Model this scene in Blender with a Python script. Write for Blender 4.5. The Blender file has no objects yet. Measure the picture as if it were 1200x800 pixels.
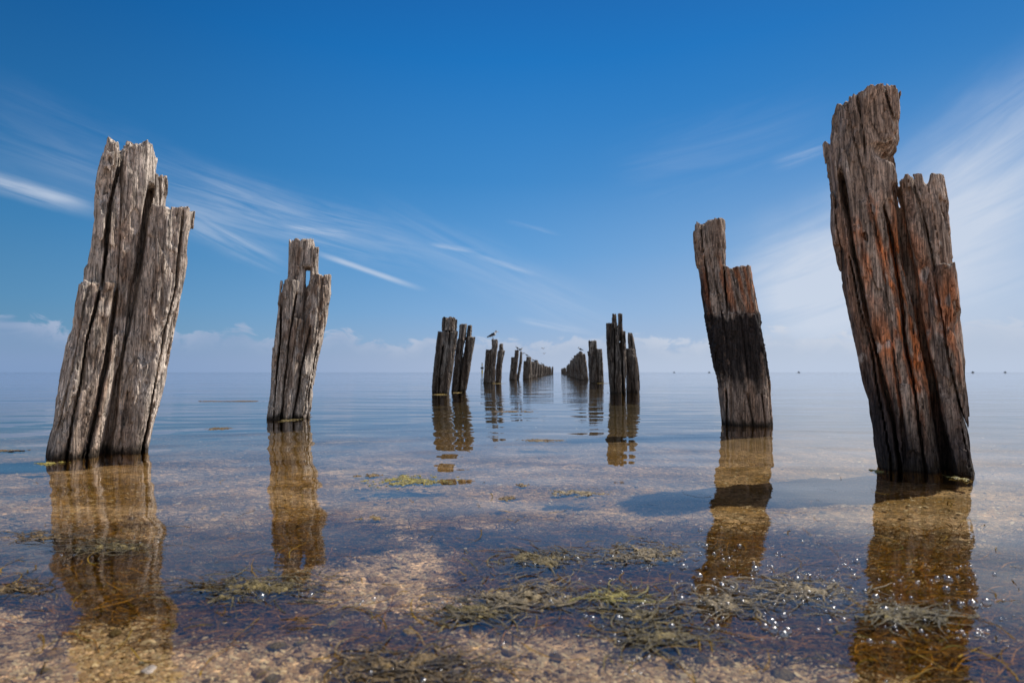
import bpy, math, random
import numpy as np
from mathutils import Vector

random.seed(7)
RNG = np.random.default_rng(7)
sc = bpy.context.scene
col = sc.collection

# ------------------------------------------------------------------ camera geometry
F = 650.0 / 1200.0
PITCH = math.radians(3.17)
CAMZ = 0.35


def at(px, py, D):
    """point on the vertical plane D metres ahead of the camera"""
    u = (px - 600) / 650.0
    v = (400 - py) / 650.0
    fy = math.cos(PITCH) - math.sin(PITCH) * v
    fz = math.sin(PITCH) + math.cos(PITCH) * v
    t = D / fy
    return t * u, CAMZ + t * fz


def ground(px, py):
    """point of the water level seen at a pixel"""
    v = (400 - py) / 650.0
    fy = math.cos(PITCH) - math.sin(PITCH) * v
    fz = math.sin(PITCH) + math.cos(PITCH) * v
    t = -CAMZ / fz
    return t * (px - 600) / 650.0, t * fy


cam = bpy.data.cameras.new('camera')
cam.sensor_width = 36
cam.lens = F * 36
cam.clip_start = 0.05
cam.clip_end = 20000
cam.dof.use_dof = True
cam.dof.focus_distance = 2.5
cam.dof.aperture_fstop = 5.0
co = bpy.data.objects.new('camera', cam)
co.location = (0, 0, CAMZ)
co.rotation_euler = (math.pi / 2 + PITCH, 0, 0)
col.objects.link(co)
sc.camera = co

# ------------------------------------------------------------------ numpy noise
_p = RNG.permutation(256).astype(np.int32)
PERM = np.concatenate([_p, _p, _p])
_g = RNG.normal(size=(256, 3))
GRAD = (_g / np.linalg.norm(_g, axis=1)[:, None]).astype(np.float32) * 1.6


def _perlin(x, y, z):
    xi = np.floor(x).astype(np.int32); yi = np.floor(y).astype(np.int32); zi = np.floor(z).astype(np.int32)
    xf = (x - xi).astype(np.float32); yf = (y - yi).astype(np.float32); zf = (z - zi).astype(np.float32)
    fx = xf * xf * (3 - 2 * xf); fy = yf * yf * (3 - 2 * yf); fz = zf * zf * (3 - 2 * zf)
    xi &= 255; yi &= 255; zi &= 255
    out = 0
    for dx in (0, 1):
        wx = fx if dx else 1 - fx
        px = PERM[xi + dx]
        for dy in (0, 1):
            wy = fy if dy else 1 - fy
            pxy = PERM[px + yi + dy]
            for dz in (0, 1):
                wz = fz if dz else 1 - fz
                g = GRAD[PERM[pxy + zi + dz] & 255]
                out = out + (g[:, 0] * (xf - dx) + g[:, 1] * (yf - dy) + g[:, 2] * (zf - dz)) * (wx * wy * wz)
    return out


def perlin(x, y, z, seed=0.0):
    x, y, z = np.broadcast_arrays(np.asarray(x, np.float32) + seed * 17.31,
                                  np.asarray(y, np.float32) + seed * 5.7, np.asarray(z, np.float32) + seed * 9.13)
    shp = x.shape
    x = x.ravel(); y = y.ravel(); z = z.ravel()
    out = np.empty(x.shape, np.float32)
    for a in range(0, len(x), 400000):
        s = slice(a, a + 400000)
        out[s] = _perlin(x[s], y[s], z[s])
    return out.reshape(shp)


def smooth(e0, e1, x):
    t = np.clip((x - e0) / (e1 - e0), 0, 1)
    return t * t * (3 - 2 * t)


# ------------------------------------------------------------------ surface nets
def surface_nets(V, org, h):
    """V < 0 is inside; vertices and quads of the zero level"""
    ins = V < 0
    nx, ny, nz = V.shape
    cnt = np.zeros((nx - 1, ny - 1, nz - 1), np.int8)
    for i in (0, 1):
        for j in (0, 1):
            for k in (0, 1):
                cnt += ins[i:nx - 1 + i, j:ny - 1 + j, k:nz - 1 + k]
    act = (cnt > 0) & (cnt < 8)
    idx = np.full(act.shape, -1, np.int64)
    ci = np.argwhere(act)
    idx[act] = np.arange(len(ci))
    X, Y, Z = ci.T
    acc = np.zeros((len(ci), 3)); n = np.zeros(len(ci))
    corners = [(i, j, k) for i in (0, 1) for j in (0, 1) for k in (0, 1)]
    for c in corners:
        for ax in range(3):
            if c[ax] == 0:
                d = list(c); d[ax] = 1
                v0 = V[X + c[0], Y + c[1], Z + c[2]]; v1 = V[X + d[0], Y + d[1], Z + d[2]]
                m = (v0 < 0) != (v1 < 0)
                t = np.where(m, v0 / np.where(m, v0 - v1, 1), 0)
                p = np.empty((len(ci), 3)); p[:] = c
                p[:, ax] = t
                acc += p * m[:, None]; n += m
    P = (ci + acc / n[:, None]) * h + np.array(org)
    quads = []
    for ax in range(3):
        a = [slice(None)] * 3; b = [slice(None)] * 3
        a[ax] = slice(0, -1); b[ax] = slice(1, None)
        A = ins[tuple(a)]; B = ins[tuple(b)]
        e = np.argwhere(A != B)
        o1, o2 = [(1, 2), (2, 0), (0, 1)][ax]
        e = e[(e[:, o1] > 0) & (e[:, o2] > 0) & (e[:, o1] < V.shape[o1] - 1) & (e[:, o2] < V.shape[o2] - 1)]
        d1 = np.zeros(3, int); d1[o1] = 1
        d2 = np.zeros(3, int); d2[o2] = 1
        q = np.stack([idx[tuple((e - d1 - d2).T)], idx[tuple((e - d2).T)], idx[tuple(e.T)], idx[tuple((e - d1).T)]], 1)
        out = A[tuple(e.T)]
        q[~out] = q[~out][:, ::-1]
        quads.append(q)
    Q = np.concatenate(quads)
    return P, Q[(Q >= 0).all(1)]


def mesh_from(name, P, Q, colour=None, smooth_shade=True):
    me = bpy.data.meshes.new(name)
    P = np.asarray(P, np.float32); Q = np.asarray(Q, np.int32)
    k = Q.shape[1]
    me.vertices.add(len(P)); me.vertices.foreach_set('co', P.ravel())
    me.loops.add(Q.size); me.loops.foreach_set('vertex_index', Q.ravel())
    me.polygons.add(len(Q))
    me.polygons.foreach_set('loop_start', np.arange(0, Q.size, k, dtype=np.int32))
    me.polygons.foreach_set('loop_total', np.full(len(Q), k, np.int32))
    if smooth_shade:
        me.polygons.foreach_set('use_smooth', np.ones(len(Q), bool))
    me.update(calc_edges=True)
    if colour is not None:
        at_ = me.attributes.new('tone', 'FLOAT_COLOR', 'POINT')
        c4 = np.ones((len(P), 4), np.float32); c4[:, :3] = colour
        at_.data.foreach_set('color', c4.ravel())
    me.validate()
    return me


def link(name, me, mat, loc=(0, 0, 0), parent=None, **props):
    o = bpy.data.objects.new(name, me)
    if me is not None and mat is not None and not me.materials:
        me.materials.append(mat)
    o.location = loc
    if parent: o.parent = parent
    col.objects.link(o)
    for k, v in props.items(): o[k] = v
    return o


# ------------------------------------------------------------------ node helper
class NT:
    def __init__(self, tree):
        self.t = tree; self.n = tree.nodes; self.l = tree.links

    def new(self, typ, **kw):
        nd = self.n.new(typ)
        for k, v in kw.items(): setattr(nd, k, v)
        return nd

    def put(self, sock, v):
        if isinstance(v, bpy.types.NodeSocket): self.l.new(v, sock)
        elif isinstance(v, (tuple, list)):
            sock.default_value = tuple(v) + (1,) if len(v) == 3 and len(sock.default_value) == 4 else tuple(v)
        else: sock.default_value = v

    def m(self, op, a, b=0.0, c=0.0, clamp=False):
        nd = self.new('ShaderNodeMath', operation=op, use_clamp=clamp)
        self.put(nd.inputs[0], a); self.put(nd.inputs[1], b); self.put(nd.inputs[2], c)
        return nd.outputs[0]

    def vm(self, op, a, b=(0, 0, 0)):
        nd = self.new('ShaderNodeVectorMath', operation=op)
        self.put(nd.inputs[0], a)
        self.put(nd.inputs[1], b)
        return nd.outputs[0]

    def noise(self, vec, scale=1.0, detail=3.0, rough=0.5, dist=0.0, typ='FBM', dim='3D'):
        nd = self.new('ShaderNodeTexNoise', noise_dimensions=dim)
        nd.noise_type = typ
        self.put(nd.inputs['Vector'], vec)
        nd.inputs['Scale'].default_value = scale; nd.inputs['Detail'].default_value = detail
        nd.inputs['Roughness'].default_value = rough; nd.inputs['Distortion'].default_value = dist
        return nd.outputs[0]

    def mix(self, f, a, b, blend='MIX'):
        nd = self.new('ShaderNodeMix', data_type='RGBA', blend_type=blend)
        nd.clamp_factor = True
        self.put(nd.inputs[0], f); self.put(nd.inputs[6], a); self.put(nd.inputs[7], b)
        return nd.outputs[2]

    def sstep(self, e0, e1, x):
        nd = self.new('ShaderNodeMapRange', interpolation_type='SMOOTHSTEP')
        self.put(nd.inputs[0], x); self.put(nd.inputs[1], e0); self.put(nd.inputs[2], e1)
        return nd.outputs[0]

    def comb(self, x, y, z):
        nd = self.new('ShaderNodeCombineXYZ')
        self.put(nd.inputs[0], x); self.put(nd.inputs[1], y); self.put(nd.inputs[2], z)
        return nd.outputs[0]

    def ramp(self, f, stops, interp='LINEAR'):
        nd = self.new('ShaderNodeValToRGB')
        nd.color_ramp.interpolation = interp
        el = nd.color_ramp.elements
        while len(el) > 1: el.remove(el[-1])
        el[0].position = stops[0][0]; el[0].color = tuple(stops[0][1]) + (1,)
        for p, c in stops[1:]:
            e = el.new(p); e.color = tuple(c) + (1,)
        self.put(nd.inputs[0], f)
        return nd.outputs[0]


def material(name):
    m = bpy.data.materials.new(name); m.use_nodes = True
    m.node_tree.nodes.clear()
    return m, NT(m.node_tree)


def srgb(r, g, b):
    f = lambda c: ((c / 255 + 0.055) / 1.055) ** 2.4 if c > 10 else c / 255 / 12.92
    return (f(r), f(g), f(b))


# ------------------------------------------------------------------ light
SUN_AZ, SUN_EL = math.radians(62), math.radians(52)
sv = Vector((math.sin(SUN_AZ) * math.cos(SUN_EL), math.cos(SUN_AZ) * math.cos(SUN_EL), math.sin(SUN_EL)))
sl = bpy.data.lights.new('sun', 'SUN'); sl.energy = 4.8; sl.angle = math.radians(0.53); sl.color = (1, 0.95, 0.87)
so = bpy.data.objects.new('sun', sl); so.rotation_euler = sv.to_track_quat('Z', 'Y').to_euler(); so.location = (20, 20, 30)
col.objects.link(so)

# ------------------------------------------------------------------ sky
w = bpy.data.worlds.new('World'); sc.world = w; w.use_nodes = True
w.node_tree.nodes.clear()
T = NT(w.node_tree)
tc = T.new('ShaderNodeTexCoord')
d = T.vm('NORMALIZE', tc.outputs['Generated'])
sep = T.new('ShaderNodeSeparateXYZ'); T.put(sep.inputs[0], d)
dx, dy, dz = sep.outputs
DEG = 180 / math.pi
az = T.m('MULTIPLY', T.m('ARCTAN2', dx, dy), DEG)          # degrees to the right of the jetty view
el = T.m('MULTIPLY', T.m('ARCSINE', dz), DEG)              # degrees above the horizon


def ae(px, py):
    u = (px - 600) / 650.0; v = (400 - py) / 650.0
    fy = math.cos(PITCH) - math.sin(PITCH) * v; fz = math.sin(PITCH) + math.cos(PITCH) * v
    n = math.sqrt(u * u + fy * fy + fz * fz)
    return math.degrees(math.atan2(u, fy)), math.degrees(math.asin(fz / n))


elr = T.m('DIVIDE', T.m('MAXIMUM', el, 0.0), 60.0, clamp=True)
base = T.ramp(elr, [(0.0, srgb(158, 176, 205)), (0.045, srgb(150, 178, 214)), (0.10, srgb(128, 172, 218)),
                    (0.2, srgb(92, 156, 214)), (0.32, srgb(58, 136, 203)), (0.5, srgb(20, 116, 192)),
                    (0.65, srgb(12, 94, 170)), (1.0, srgb(10, 72, 140))])
# the sky is darker away from the sun (left), paler below the sun (right)
side = T.sstep(-62, 5, az)
dark = T.m('MULTIPLY_ADD', side, 0.46, 0.54)
dark = T.m('MULTIPLY', dark, T.m('MULTIPLY_ADD', T.m('MULTIPLY', T.sstep(14, 34, el), T.sstep(18, 52, T.m('ABSOLUTE', az))), -0.16, 1.0))
base = T.mix(1.0, base, T.comb(T.m('MULTIPLY', dark, dark), dark, T.m('POWER', dark, 0.85)), 'MULTIPLY')
glow = T.m('MULTIPLY', T.sstep(-10, 45, az), T.sstep(26, 0, el))
base = T.mix(T.m('MULTIPLY', glow, 0.55), base, srgb(192, 203, 220))
nish = T.new('ShaderNodeTexSky', sky_type='NISHITA')
nish.sun_disc = False; nish.sun_elevation = SUN_EL; nish.sun_rotation = SUN_AZ
nish.air_density = 1.0; nish.dust_density = 0.6
nsc = T.mix(1.0, nish.outputs[0], (0.1, 0.1, 0.1), 'MULTIPLY')
# unseen pale cloud added overhead and behind the viewpoint to whiten the fill light
back = T.sstep(70, 130, T.m('ABSOLUTE', az))
high = T.sstep(42, 65, el)
sky = T.mix(T.m('MULTIPLY_ADD', T.m('MAXIMUM', back, high), 0.75, 0.05), base, nsc)
fill_cloud = T.m('MULTIPLY', T.m('MAXIMUM', back, high), T.sstep(0.40, 0.75, T.noise(T.vm('MULTIPLY', d, (1.5, 1.5, 4)), 1.6, 4, 0.55)))
sky = T.mix(T.m('MULTIPLY', fill_cloud, 0.8), sky, (0.75, 0.78, 0.82))

ac = T.comb(az, el, 0.0)
wisp = T.noise(T.vm('MULTIPLY', ac, (0.09, 0.5, 0)), 1.0, 7, 0.62, 1.0)
wispf = T.noise(T.vm('MULTIPLY', ac, (0.5, 1.9, 0)), 1.0, 6, 0.65, 0.8)
warp = T.m('MULTIPLY', T.m('SUBTRACT', T.noise(ac, 0.22, 3, 0.6), 0.5), 3.0)


def streak(p0, p1, wid, amt, lo=0.25, hi=0.7, tex=None, bend=1.0):
    """thin cirrus between two directions of the sky, wid in degrees"""
    a0, e0 = ae(*p0); a1, e1 = ae(*p1)
    L = math.hypot(a1 - a0, e1 - e0); ux, uy = (a1 - a0) / L, (e1 - e0) / L
    ra = T.m('SUBTRACT', az, a0); re = T.m('SUBTRACT', el, e0)
    t = T.m('ADD', T.m('MULTIPLY', ra, ux), T.m('MULTIPLY', re, uy))
    s = T.m('SUBTRACT', T.m('MULTIPLY', re, ux), T.m('MULTIPLY', ra, uy))
    s0 = s
    s = T.m('ABSOLUTE', T.m('ADD', s, T.m('MULTIPLY', warp, 0.25 * bend)))
    if tex is None:
        tex = T.noise(T.comb(T.m('MULTIPLY', t, 0.11), T.m('MULTIPLY', s0, 1.5 if wid > 0.8 else 2.5), a0), 1.0, 7, 0.62, 0.5)
    elif tex is wisp:
        tex = T.noise(T.comb(T.m('MULTIPLY', t, 0.045), T.m('MULTIPLY', s0, 0.42), a0), 1.0, 7, 0.6, 0.8)
    across = T.sstep(wid, wid * 0.05, s)
    along = T.m('MULTIPLY', T.sstep(-0.02 * L, 0.3 * L, t), T.sstep(1.05 * L, 0.6 * L, t))
    k = T.m('MULTIPLY', across, along)
    return T.m('MULTIPLY', T.m('MULTIPLY', k, T.sstep(lo, hi, tex if tex is not None else wispf)), amt)


white = srgb(206, 216, 232)
terms = [
    streak((-60, 195), (125, 250), 1.15, 0.6, 0.2, 0.6, bend=0.6),
    streak((-30, 205), (115, 243), 0.5, 0.35, 0.15, 0.55, bend=0.4),
    streak((-100, 110), (420, 295), 5.0, 0.30, 0.3, 0.75, wisp, 2),
    streak((150, 200), (520, 300), 3.6, 0.42, 0.3, 0.7, None, 2),
    streak((200, 245), (340, 315), 1.8, 0.45, 0.3, 0.7, None, 2),
    streak((365, 294), (500, 340), 0.42, 0.85, 0.1, 0.5, bend=0.35),
    streak((330, 265), (420, 276), 0.5, 0.5, 0.25, 0.6, bend=0.5),
    streak((500, 285), (566, 295), 0.38, 0.5, 0.2, 0.6, bend=0.5),
    streak((550, 296), (635, 324), 0.4, 0.42, 0.25, 0.6, bend=0.6),
    streak((420, 240), (760, 400), 4.0, 0.30, 0.3, 0.75, wisp, 2),
    streak((590, 258), (660, 276), 0.35, 0.22, 0.3, 0.7, bend=0.6),
    streak((600, 372), (700, 392), 0.5, 0.4, 0.25, 0.6, bend=0.6),
    streak((700, 215), (1000, 120), 5.0, 0.14, 0.35, 0.8, wisp, 3),
    streak((900, 195), (985, 165), 1.1, 0.2, 0.3, 0.7, bend=1),
    streak((830, 360), (1260, 190), 7.5, 0.70, 0.15, 0.70, wisp, 2),
    streak((860, 400), (1300, 240), 9.5, 0.75, 0.0, 0.62, wisp, 3),
    streak((1080, 250), (1330, 80), 7.5, 0.55, 0.1, 0.7, wisp, 3),
]
cl = terms[0]
for q in terms[1:-4]: cl = T.m('ADD', cl, q)
cl = T.m('MULTIPLY', cl, 0.68)
for q in terms[-4:]: cl = T.m('ADD', cl, q)
sky = T.mix(T.m('MINIMUM', cl, 0.85), sky, white)

# bank of far cumulus: lumpy lit tops over a flat haze
azv = T.comb(az, 0.0, 0.0)
lump = T.noise(azv, 0.14, 2, 0.5)
billow = T.noise(T.vm('MULTIPLY', ac, (0.42, 0.75, 0)), 1.0, 6, 0.62, 0.6)
top = T.m('ADD', T.m('MULTIPLY_ADD', lump, 6.0, 0.5), T.m('MULTIPLY', T.m('SUBTRACT', billow, 0.5), 3.6))
left = T.sstep(-20, -45, az)
top = T.m('ADD', top, T.m('MULTIPLY', left, 1.2))
under = T.m('SUBTRACT', top, el)
vary = T.sstep(0.3, 0.65, T.noise(azv, 0.06, 2, 0.5))
body = T.m('MULTIPLY', T.sstep(-0.15, 0.8, under), T.sstep(-0.5, 1.2, el))
rim = T.m('MULTIPLY', T.m('MULTIPLY', T.sstep(-0.1, 0.45, under), T.sstep(2.2, 0.1, under)), T.sstep(0.35, 0.62, billow))
bcol = T.mix(T.sstep(-45, 25, az), srgb(133, 157, 194), srgb(184, 197, 217))
rcol = T.mix(T.sstep(-45, 25, az), srgb(176, 188, 212), srgb(212, 217, 228))
sky = T.mix(T.m('MULTIPLY', body, 0.7), sky, bcol)
sky = T.mix(T.m('MULTIPLY', rim, T.m('MULTIPLY_ADD', vary, 0.5, 0.2)), sky, rcol)
hz = T.sstep(2.4, 0.0, T.m('ABSOLUTE', el))
sky = T.mix(T.m('MULTIPLY', hz, 0.75), sky, T.mix(T.sstep(-45, 25, az), srgb(132, 157, 198), srgb(188, 202, 224)))
bg = T.new('ShaderNodeBackground'); T.put(bg.inputs[0], sky); bg.inputs[1].default_value = 1.0
wo = T.new('ShaderNodeOutputWorld'); T.l.new(bg.outputs[0], wo.inputs[0])

# ------------------------------------------------------------------ materials
# old timber: vertex tone holds the broad stains, nodes add the grain
M_WOOD, T = material('weathered_timber')
tc = T.new('ShaderNodeTexCoord'); oc = tc.outputs['Object']
atr = T.new('ShaderNodeAttribute', attribute_name='tone')
grain = T.noise(T.vm('MULTIPLY', oc, (95, 95, 6)), 1.0, 5, 0.65, 0.6)
fibre = T.noise(T.vm('MULTIPLY', oc, (260, 260, 11)), 1.0, 4, 0.6, 0.3)
pits = T.noise(T.vm('MULTIPLY', oc, (120, 120, 60)), 1.0, 3, 0.6)
blotch = T.noise(T.vm('MULTIPLY', oc, (14, 14, 5)), 1.0, 4, 0.6)
v = T.m('MULTIPLY_ADD', T.sstep(0.32, 0.66, grain), 1.25, 0.30)
v = T.m('MULTIPLY', v, T.m('MULTIPLY_ADD', T.sstep(0.35, 0.65, fibre), 0.8, 0.6))
v = T.m('MULTIPLY', v, T.m('MULTIPLY_ADD', T.sstep(0.36, 0.48, pits), 0.5, 0.55))
v = T.m('MULTIPLY', v, T.m('MULTIPLY_ADD', T.sstep(0.3, 0.7, blotch), 0.5, 0.75))
c = T.mix(1.0, atr.outputs['Color'], T.comb(v, v, v), 'MULTIPLY')
bs = T.new('ShaderNodeBsdfPrincipled')
T.put(bs.inputs['Base Color'], c); bs.inputs['Roughness'].default_value = 0.85
bs.inputs['Specular IOR Level'].default_value = 0.25
hgt = T.m('ADD', T.m('MULTIPLY', grain, 0.011), T.m('ADD', T.m('MULTIPLY', fibre, 0.004), T.m('MULTIPLY', pits, 0.007)))
bp = T.new('ShaderNodeBump'); bp.inputs['Strength'].default_value = 1.0; bp.inputs['Distance'].default_value = 1.0
T.put(bp.inputs['Height'], hgt); T.l.new(bp.outputs[0], bs.inputs['Normal'])
om = T.new('ShaderNodeOutputMaterial'); T.l.new(bs.outputs[0], om.inputs[0])


def tone_material(name, rough=0.6, spec=0.4, bump_scale=0, bump=0.0, vary=0.0, vscale=50, sss=0):
    m, T = material(name)
    atr = T.new('ShaderNodeAttribute', attribute_name='tone')
    bs = T.new('ShaderNodeBsdfPrincipled')
    tc = T.new('ShaderNodeTexCoord')
    c = atr.outputs['Color']
    if vary:
        n = T.noise(tc.outputs['Object'], vscale, 4, 0.6)
        v = T.m('MULTIPLY_ADD', T.sstep(0.3, 0.7, n), 2 * vary, 1 - vary)
        c = T.mix(1.0, c, T.comb(v, v, v), 'MULTIPLY')
    T.put(bs.inputs['Base Color'], c)
    bs.inputs['Roughness'].default_value = rough; bs.inputs['Specular IOR Level'].default_value = spec
    if bump:
        bp = T.new('ShaderNodeBump'); bp.inputs['Distance'].default_value = 1.0
        T.put(bp.inputs['Height'], T.m('MULTIPLY', T.noise(tc.outputs['Object'], bump_scale, 4, 0.6), bump))
        T.l.new(bp.outputs[0], bs.inputs['Normal'])
    om = T.new('ShaderNodeOutputMaterial'); T.l.new(bs.outputs[0], om.inputs[0])
    return m


M_BIRD = tone_material('plumage', 0.7, 0.2, 120, 0.002, 0.12, 40)
M_SHELL = tone_material('shell_chips', 0.45, 0.4, 0, 0, 0.15, 200)
M_GRASS = tone_material('seagrass_blades', 0.85, 0.04, 0, 0, 0.35, 60)
M_ALGAE = tone_material('algae', 0.4, 0.5, 220, 0.006, 0.4, 120)
M_PAINT = tone_material('weathered_paint', 0.5, 0.4, 0, 0, 0.2, 3)

# water: clear sheet, reflection by Fresnel over what lies below
M_WATER, T = material('sea_water')
geo = T.new('ShaderNodeNewGeometry'); P = geo.outputs['Position']
sp = T.new('ShaderNodeSeparateXYZ'); T.put(sp.inputs[0], P)
far = T.sstep(1.2, 9.0, sp.outputs[1])
swell = T.noise(T.vm('MULTIPLY', P, (0.42, 1.25, 0)), 1.0, 2, 0.5, 0.4)
rip = T.noise(T.vm('MULTIPLY', P, (0.9, 5.5, 0)), 1.0, 1.5, 0.4, 0.3)
roll = T.noise(T.vm('MULTIPLY', P, (1.7, 2.7, 0)), 1.0, 1, 0.4, 0.2)
fine = T.noise(T.vm('MULTIPLY', P, (9, 20, 0)), 1.0, 3, 0.55, 0.4)
micro = T.noise(T.vm('MULTIPLY', P, (45, 80, 0)), 1.0, 2, 0.5)
patch = T.sstep(0.42, 0.62, T.noise(T.vm('MULTIPLY', P, (0.5, 0.9, 0)), 1.0, 2, 0.5))
near = T.sstep(2.3, 0.8, sp.outputs[1])
calm = T.noise(T.vm('MULTIPLY', P, (0.06, 0.22, 0)), 1.0, 2, 0.5)
mood = T.m('MULTIPLY_ADD', T.sstep(0.35, 0.65, calm), 0.9, 0.35)
vfar = T.sstep(25.0, 120.0, sp.outputs[1])
h1 = T.m('MULTIPLY', swell, T.m('MULTIPLY_ADD', far, 0.014, 0.008))
h2 = T.m('MULTIPLY', T.m('MULTIPLY', rip, mood), T.m('MULTIPLY_ADD', far, 0.0078, 0.0024))
h3 = T.m('MULTIPLY', T.m('MULTIPLY', fine, mood), T.m('MULTIPLY_ADD', near, 0.0009, T.m('MULTIPLY_ADD', far, 0.0001, 0.00018)))
h4 = T.m('MULTIPLY', micro, T.m('MULTIPLY', near, 0.00012))
big = T.m('MULTIPLY', T.noise(T.vm('MULTIPLY', P, (0.5, 0.9, 0)), 1.0, 3, 0.6), T.m('MULTIPLY', vfar, 0.05))
h5 = T.m('MULTIPLY', roll, T.m('MULTIPLY', T.sstep(7.0, 2.0, sp.outputs[1]), 0.014))
h1 = T.m('ADD', h1, h5)
hh = T.m('ADD', T.m('ADD', T.m('ADD', h1, h2), T.m('ADD', h3, h4)), big)
bp = T.new('ShaderNodeBump'); bp.inputs['Strength'].default_value = 1.0; bp.inputs['Distance'].default_value = 1.0
T.put(bp.inputs['Height'], hh)
fr = T.new('ShaderNodeFresnel'); fr.inputs[0].default_value = 1.56; T.l.new(bp.outputs[0], fr.inputs[1])
gl = T.new('ShaderNodeBsdfGlossy'); gl.inputs['Roughness'].default_value = 0.012
gl.inputs[0].default_value = (0.95, 0.97, 1, 1)
T.l.new(bp.outputs[0], gl.inputs['Normal'])
trn = T.new('ShaderNodeBsdfTransparent'); trn.inputs[0].default_value = (0.91, 0.84, 0.65, 1)
mx = T.new('ShaderNodeMixShader'); T.l.new(fr.outputs[0], mx.inputs[0]); T.l.new(trn.outputs[0], mx.inputs[1]); T.l.new(gl.outputs[0], mx.inputs[2])
om = T.new('ShaderNodeOutputMaterial'); T.l.new(mx.outputs[0], om.inputs[0])

M_BUBBLE, T = material('bubble_film')
fr = T.new('ShaderNodeFresnel'); fr.inputs[0].default_value = 1.45
gl = T.new('ShaderNodeBsdfGlossy'); gl.inputs['Roughness'].default_value = 0.24
trn = T.new('ShaderNodeBsdfTransparent'); trn.inputs[0].default_value = (0.97, 0.97, 0.97, 1)
mx = T.new('ShaderNodeMixShader')
T.put(mx.inputs[0], T.m('MULTIPLY_ADD', fr.outputs[0], 0.6, 0.22, clamp=True)); T.l.new(trn.outputs[0], mx.inputs[1]); T.l.new(gl.outputs[0], mx.inputs[2])
om = T.new('ShaderNodeOutputMaterial'); T.l.new(mx.outputs[0], om.inputs[0])

# sea floor: shelly sand, film of algae, tone darkened outward for light lost in water
M_BED, T = material('shelly_sand')
geo = T.new('ShaderNodeNewGeometry'); P = geo.outputs['Position']
atr = T.new('ShaderNodeAttribute', attribute_name='tone')
vor = T.new('ShaderNodeTexVoronoi'); vor.inputs['Scale'].default_value = 150.0
T.put(vor.inputs['Vector'], T.vm('MULTIPLY', P, (1, 0.8, 1)))
vc = T.new('ShaderNodeSeparateColor'); T.l.new(vor.outputs['Color'], vc.inputs[0])
g1 = T.noise(P, 420, 3, 0.6); g2 = T.noise(P, 60, 4, 0.6); g3 = T.noise(P, 9, 4, 0.6)
v = T.m('MULTIPLY_ADD', vc.outputs[0], 0.7, 0.62)
v = T.m('MULTIPLY', v, T.m('MULTIPLY_ADD', T.sstep(0.3, 0.7, g1), 0.5, 0.75))
v = T.m('MULTIPLY', v, T.m('MULTIPLY_ADD', T.sstep(0.3, 0.7, g2), 0.6, 0.7))
v = T.m('MULTIPLY', v, T.m('MULTIPLY_ADD', T.sstep(0.3, 0.7, g3), 0.5, 0.75))
g4 = T.noise(T.vm('MULTIPLY', P, (26, 48, 20)), 1.0, 5, 0.65, 1.2)
v = T.m('MULTIPLY', v, T.m('MULTIPLY_ADD', T.sstep(0.3, 0.72, g4), 1.3, 0.4))
c = T.mix(1.0, atr.outputs['Color'], T.comb(v, v, v), 'MULTIPLY')
bs = T.new('ShaderNodeBsdfPrincipled'); T.put(bs.inputs['Base Color'], c); bs.inputs['Roughness'].default_value = 0.7
bp = T.new('ShaderNodeBump'); bp.inputs['Distance'].default_value = 1.0
T.put(bp.inputs['Height'], T.m('ADD', T.m('MULTIPLY', vor.outputs['Distance'], 0.25 / 150), T.m('MULTIPLY', g2, 0.004)))
T.l.new(bp.outputs[0], bs.inputs['Normal'])
om = T.new('ShaderNodeOutputMaterial'); T.l.new(bs.outputs[0], om.inputs[0])


# ------------------------------------------------------------------ sea floor
def weed(x, y):
    """1 where weed covers the bottom, 0 on bare sand"""
    n = perlin(x * 3.1, y * 4.6, 0, 3) * 0.45 + perlin(x * 8, y * 12, 0, 4) * 0.40 + perlin(x * 22, y * 34, 0, 4) * 0.30 + perlin(x * 60, y * 80, 0, 5) * 0.2
    edge = 0.775 + 0.025 * np.sin(x * 7.0 + 0.5) - 0.12 * smooth(0.10, 0.55, x) - 0.05 * smooth(-0.45, -0.75, x)
    band = smooth(-0.06, 0.08, y - edge + n * 0.13) * (1 - smooth(-0.3, 0.35, y - 1.50 + n * 0.5 + 0.18 * np.abs(x + 0.1)))
    sandp = np.exp(-(((x + 0.17) / 0.15) ** 2 + ((y - 1.09) / 0.12) ** 2))
    sandp2 = np.exp(-(((x + 0.15) / 0.12) ** 2 + ((y - 0.90) / 0.045) ** 2))
    sandp3 = np.exp(-(((x - 0.05) / 0.5) ** 2 + ((y - 1.42) / 0.07) ** 2))
    deep = 0.35 * smooth(2.4, 6.0, y) + 0.5 * smooth(0.05, 0.5, n) * smooth(1.3, 1.6, y)
    return np.clip(band * smooth(-0.28, 0.16, n + 0.2 - 0.85 * sandp - 0.5 * sandp2 - 0.4 * sandp3) + deep, 0, 1)


def bed_z(x, y):
    d_ = np.interp(y, [-400, -6, -1, 0.0, 0.55, 0.75, 1.0, 2.0, 4.0, 10, 50, 300], [3.0, 0.5, 0.10, 0.02, -0.004, -0.010, -0.024, -0.042, -0.075, -0.3, -1.6, -3.0])
    amp = np.clip(0.4 + np.maximum(y, 0) * 0.5, 0.4, 2)
    n = perlin(x * 2.3, y * 2.6, 0, 1) * 0.012 + perlin(x * 9, y * 9, 0, 2) * 0.006 + perlin(x * 34, y * 34, 0, 2) * 0.0028
    n = np.where((np.abs(x) < 12) & (np.abs(y) < 12), n * np.minimum(amp, 1.0), 0)
    return np.minimum(d_ + n, np.where(y > 0.45, -0.0025, 10.0))


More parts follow.
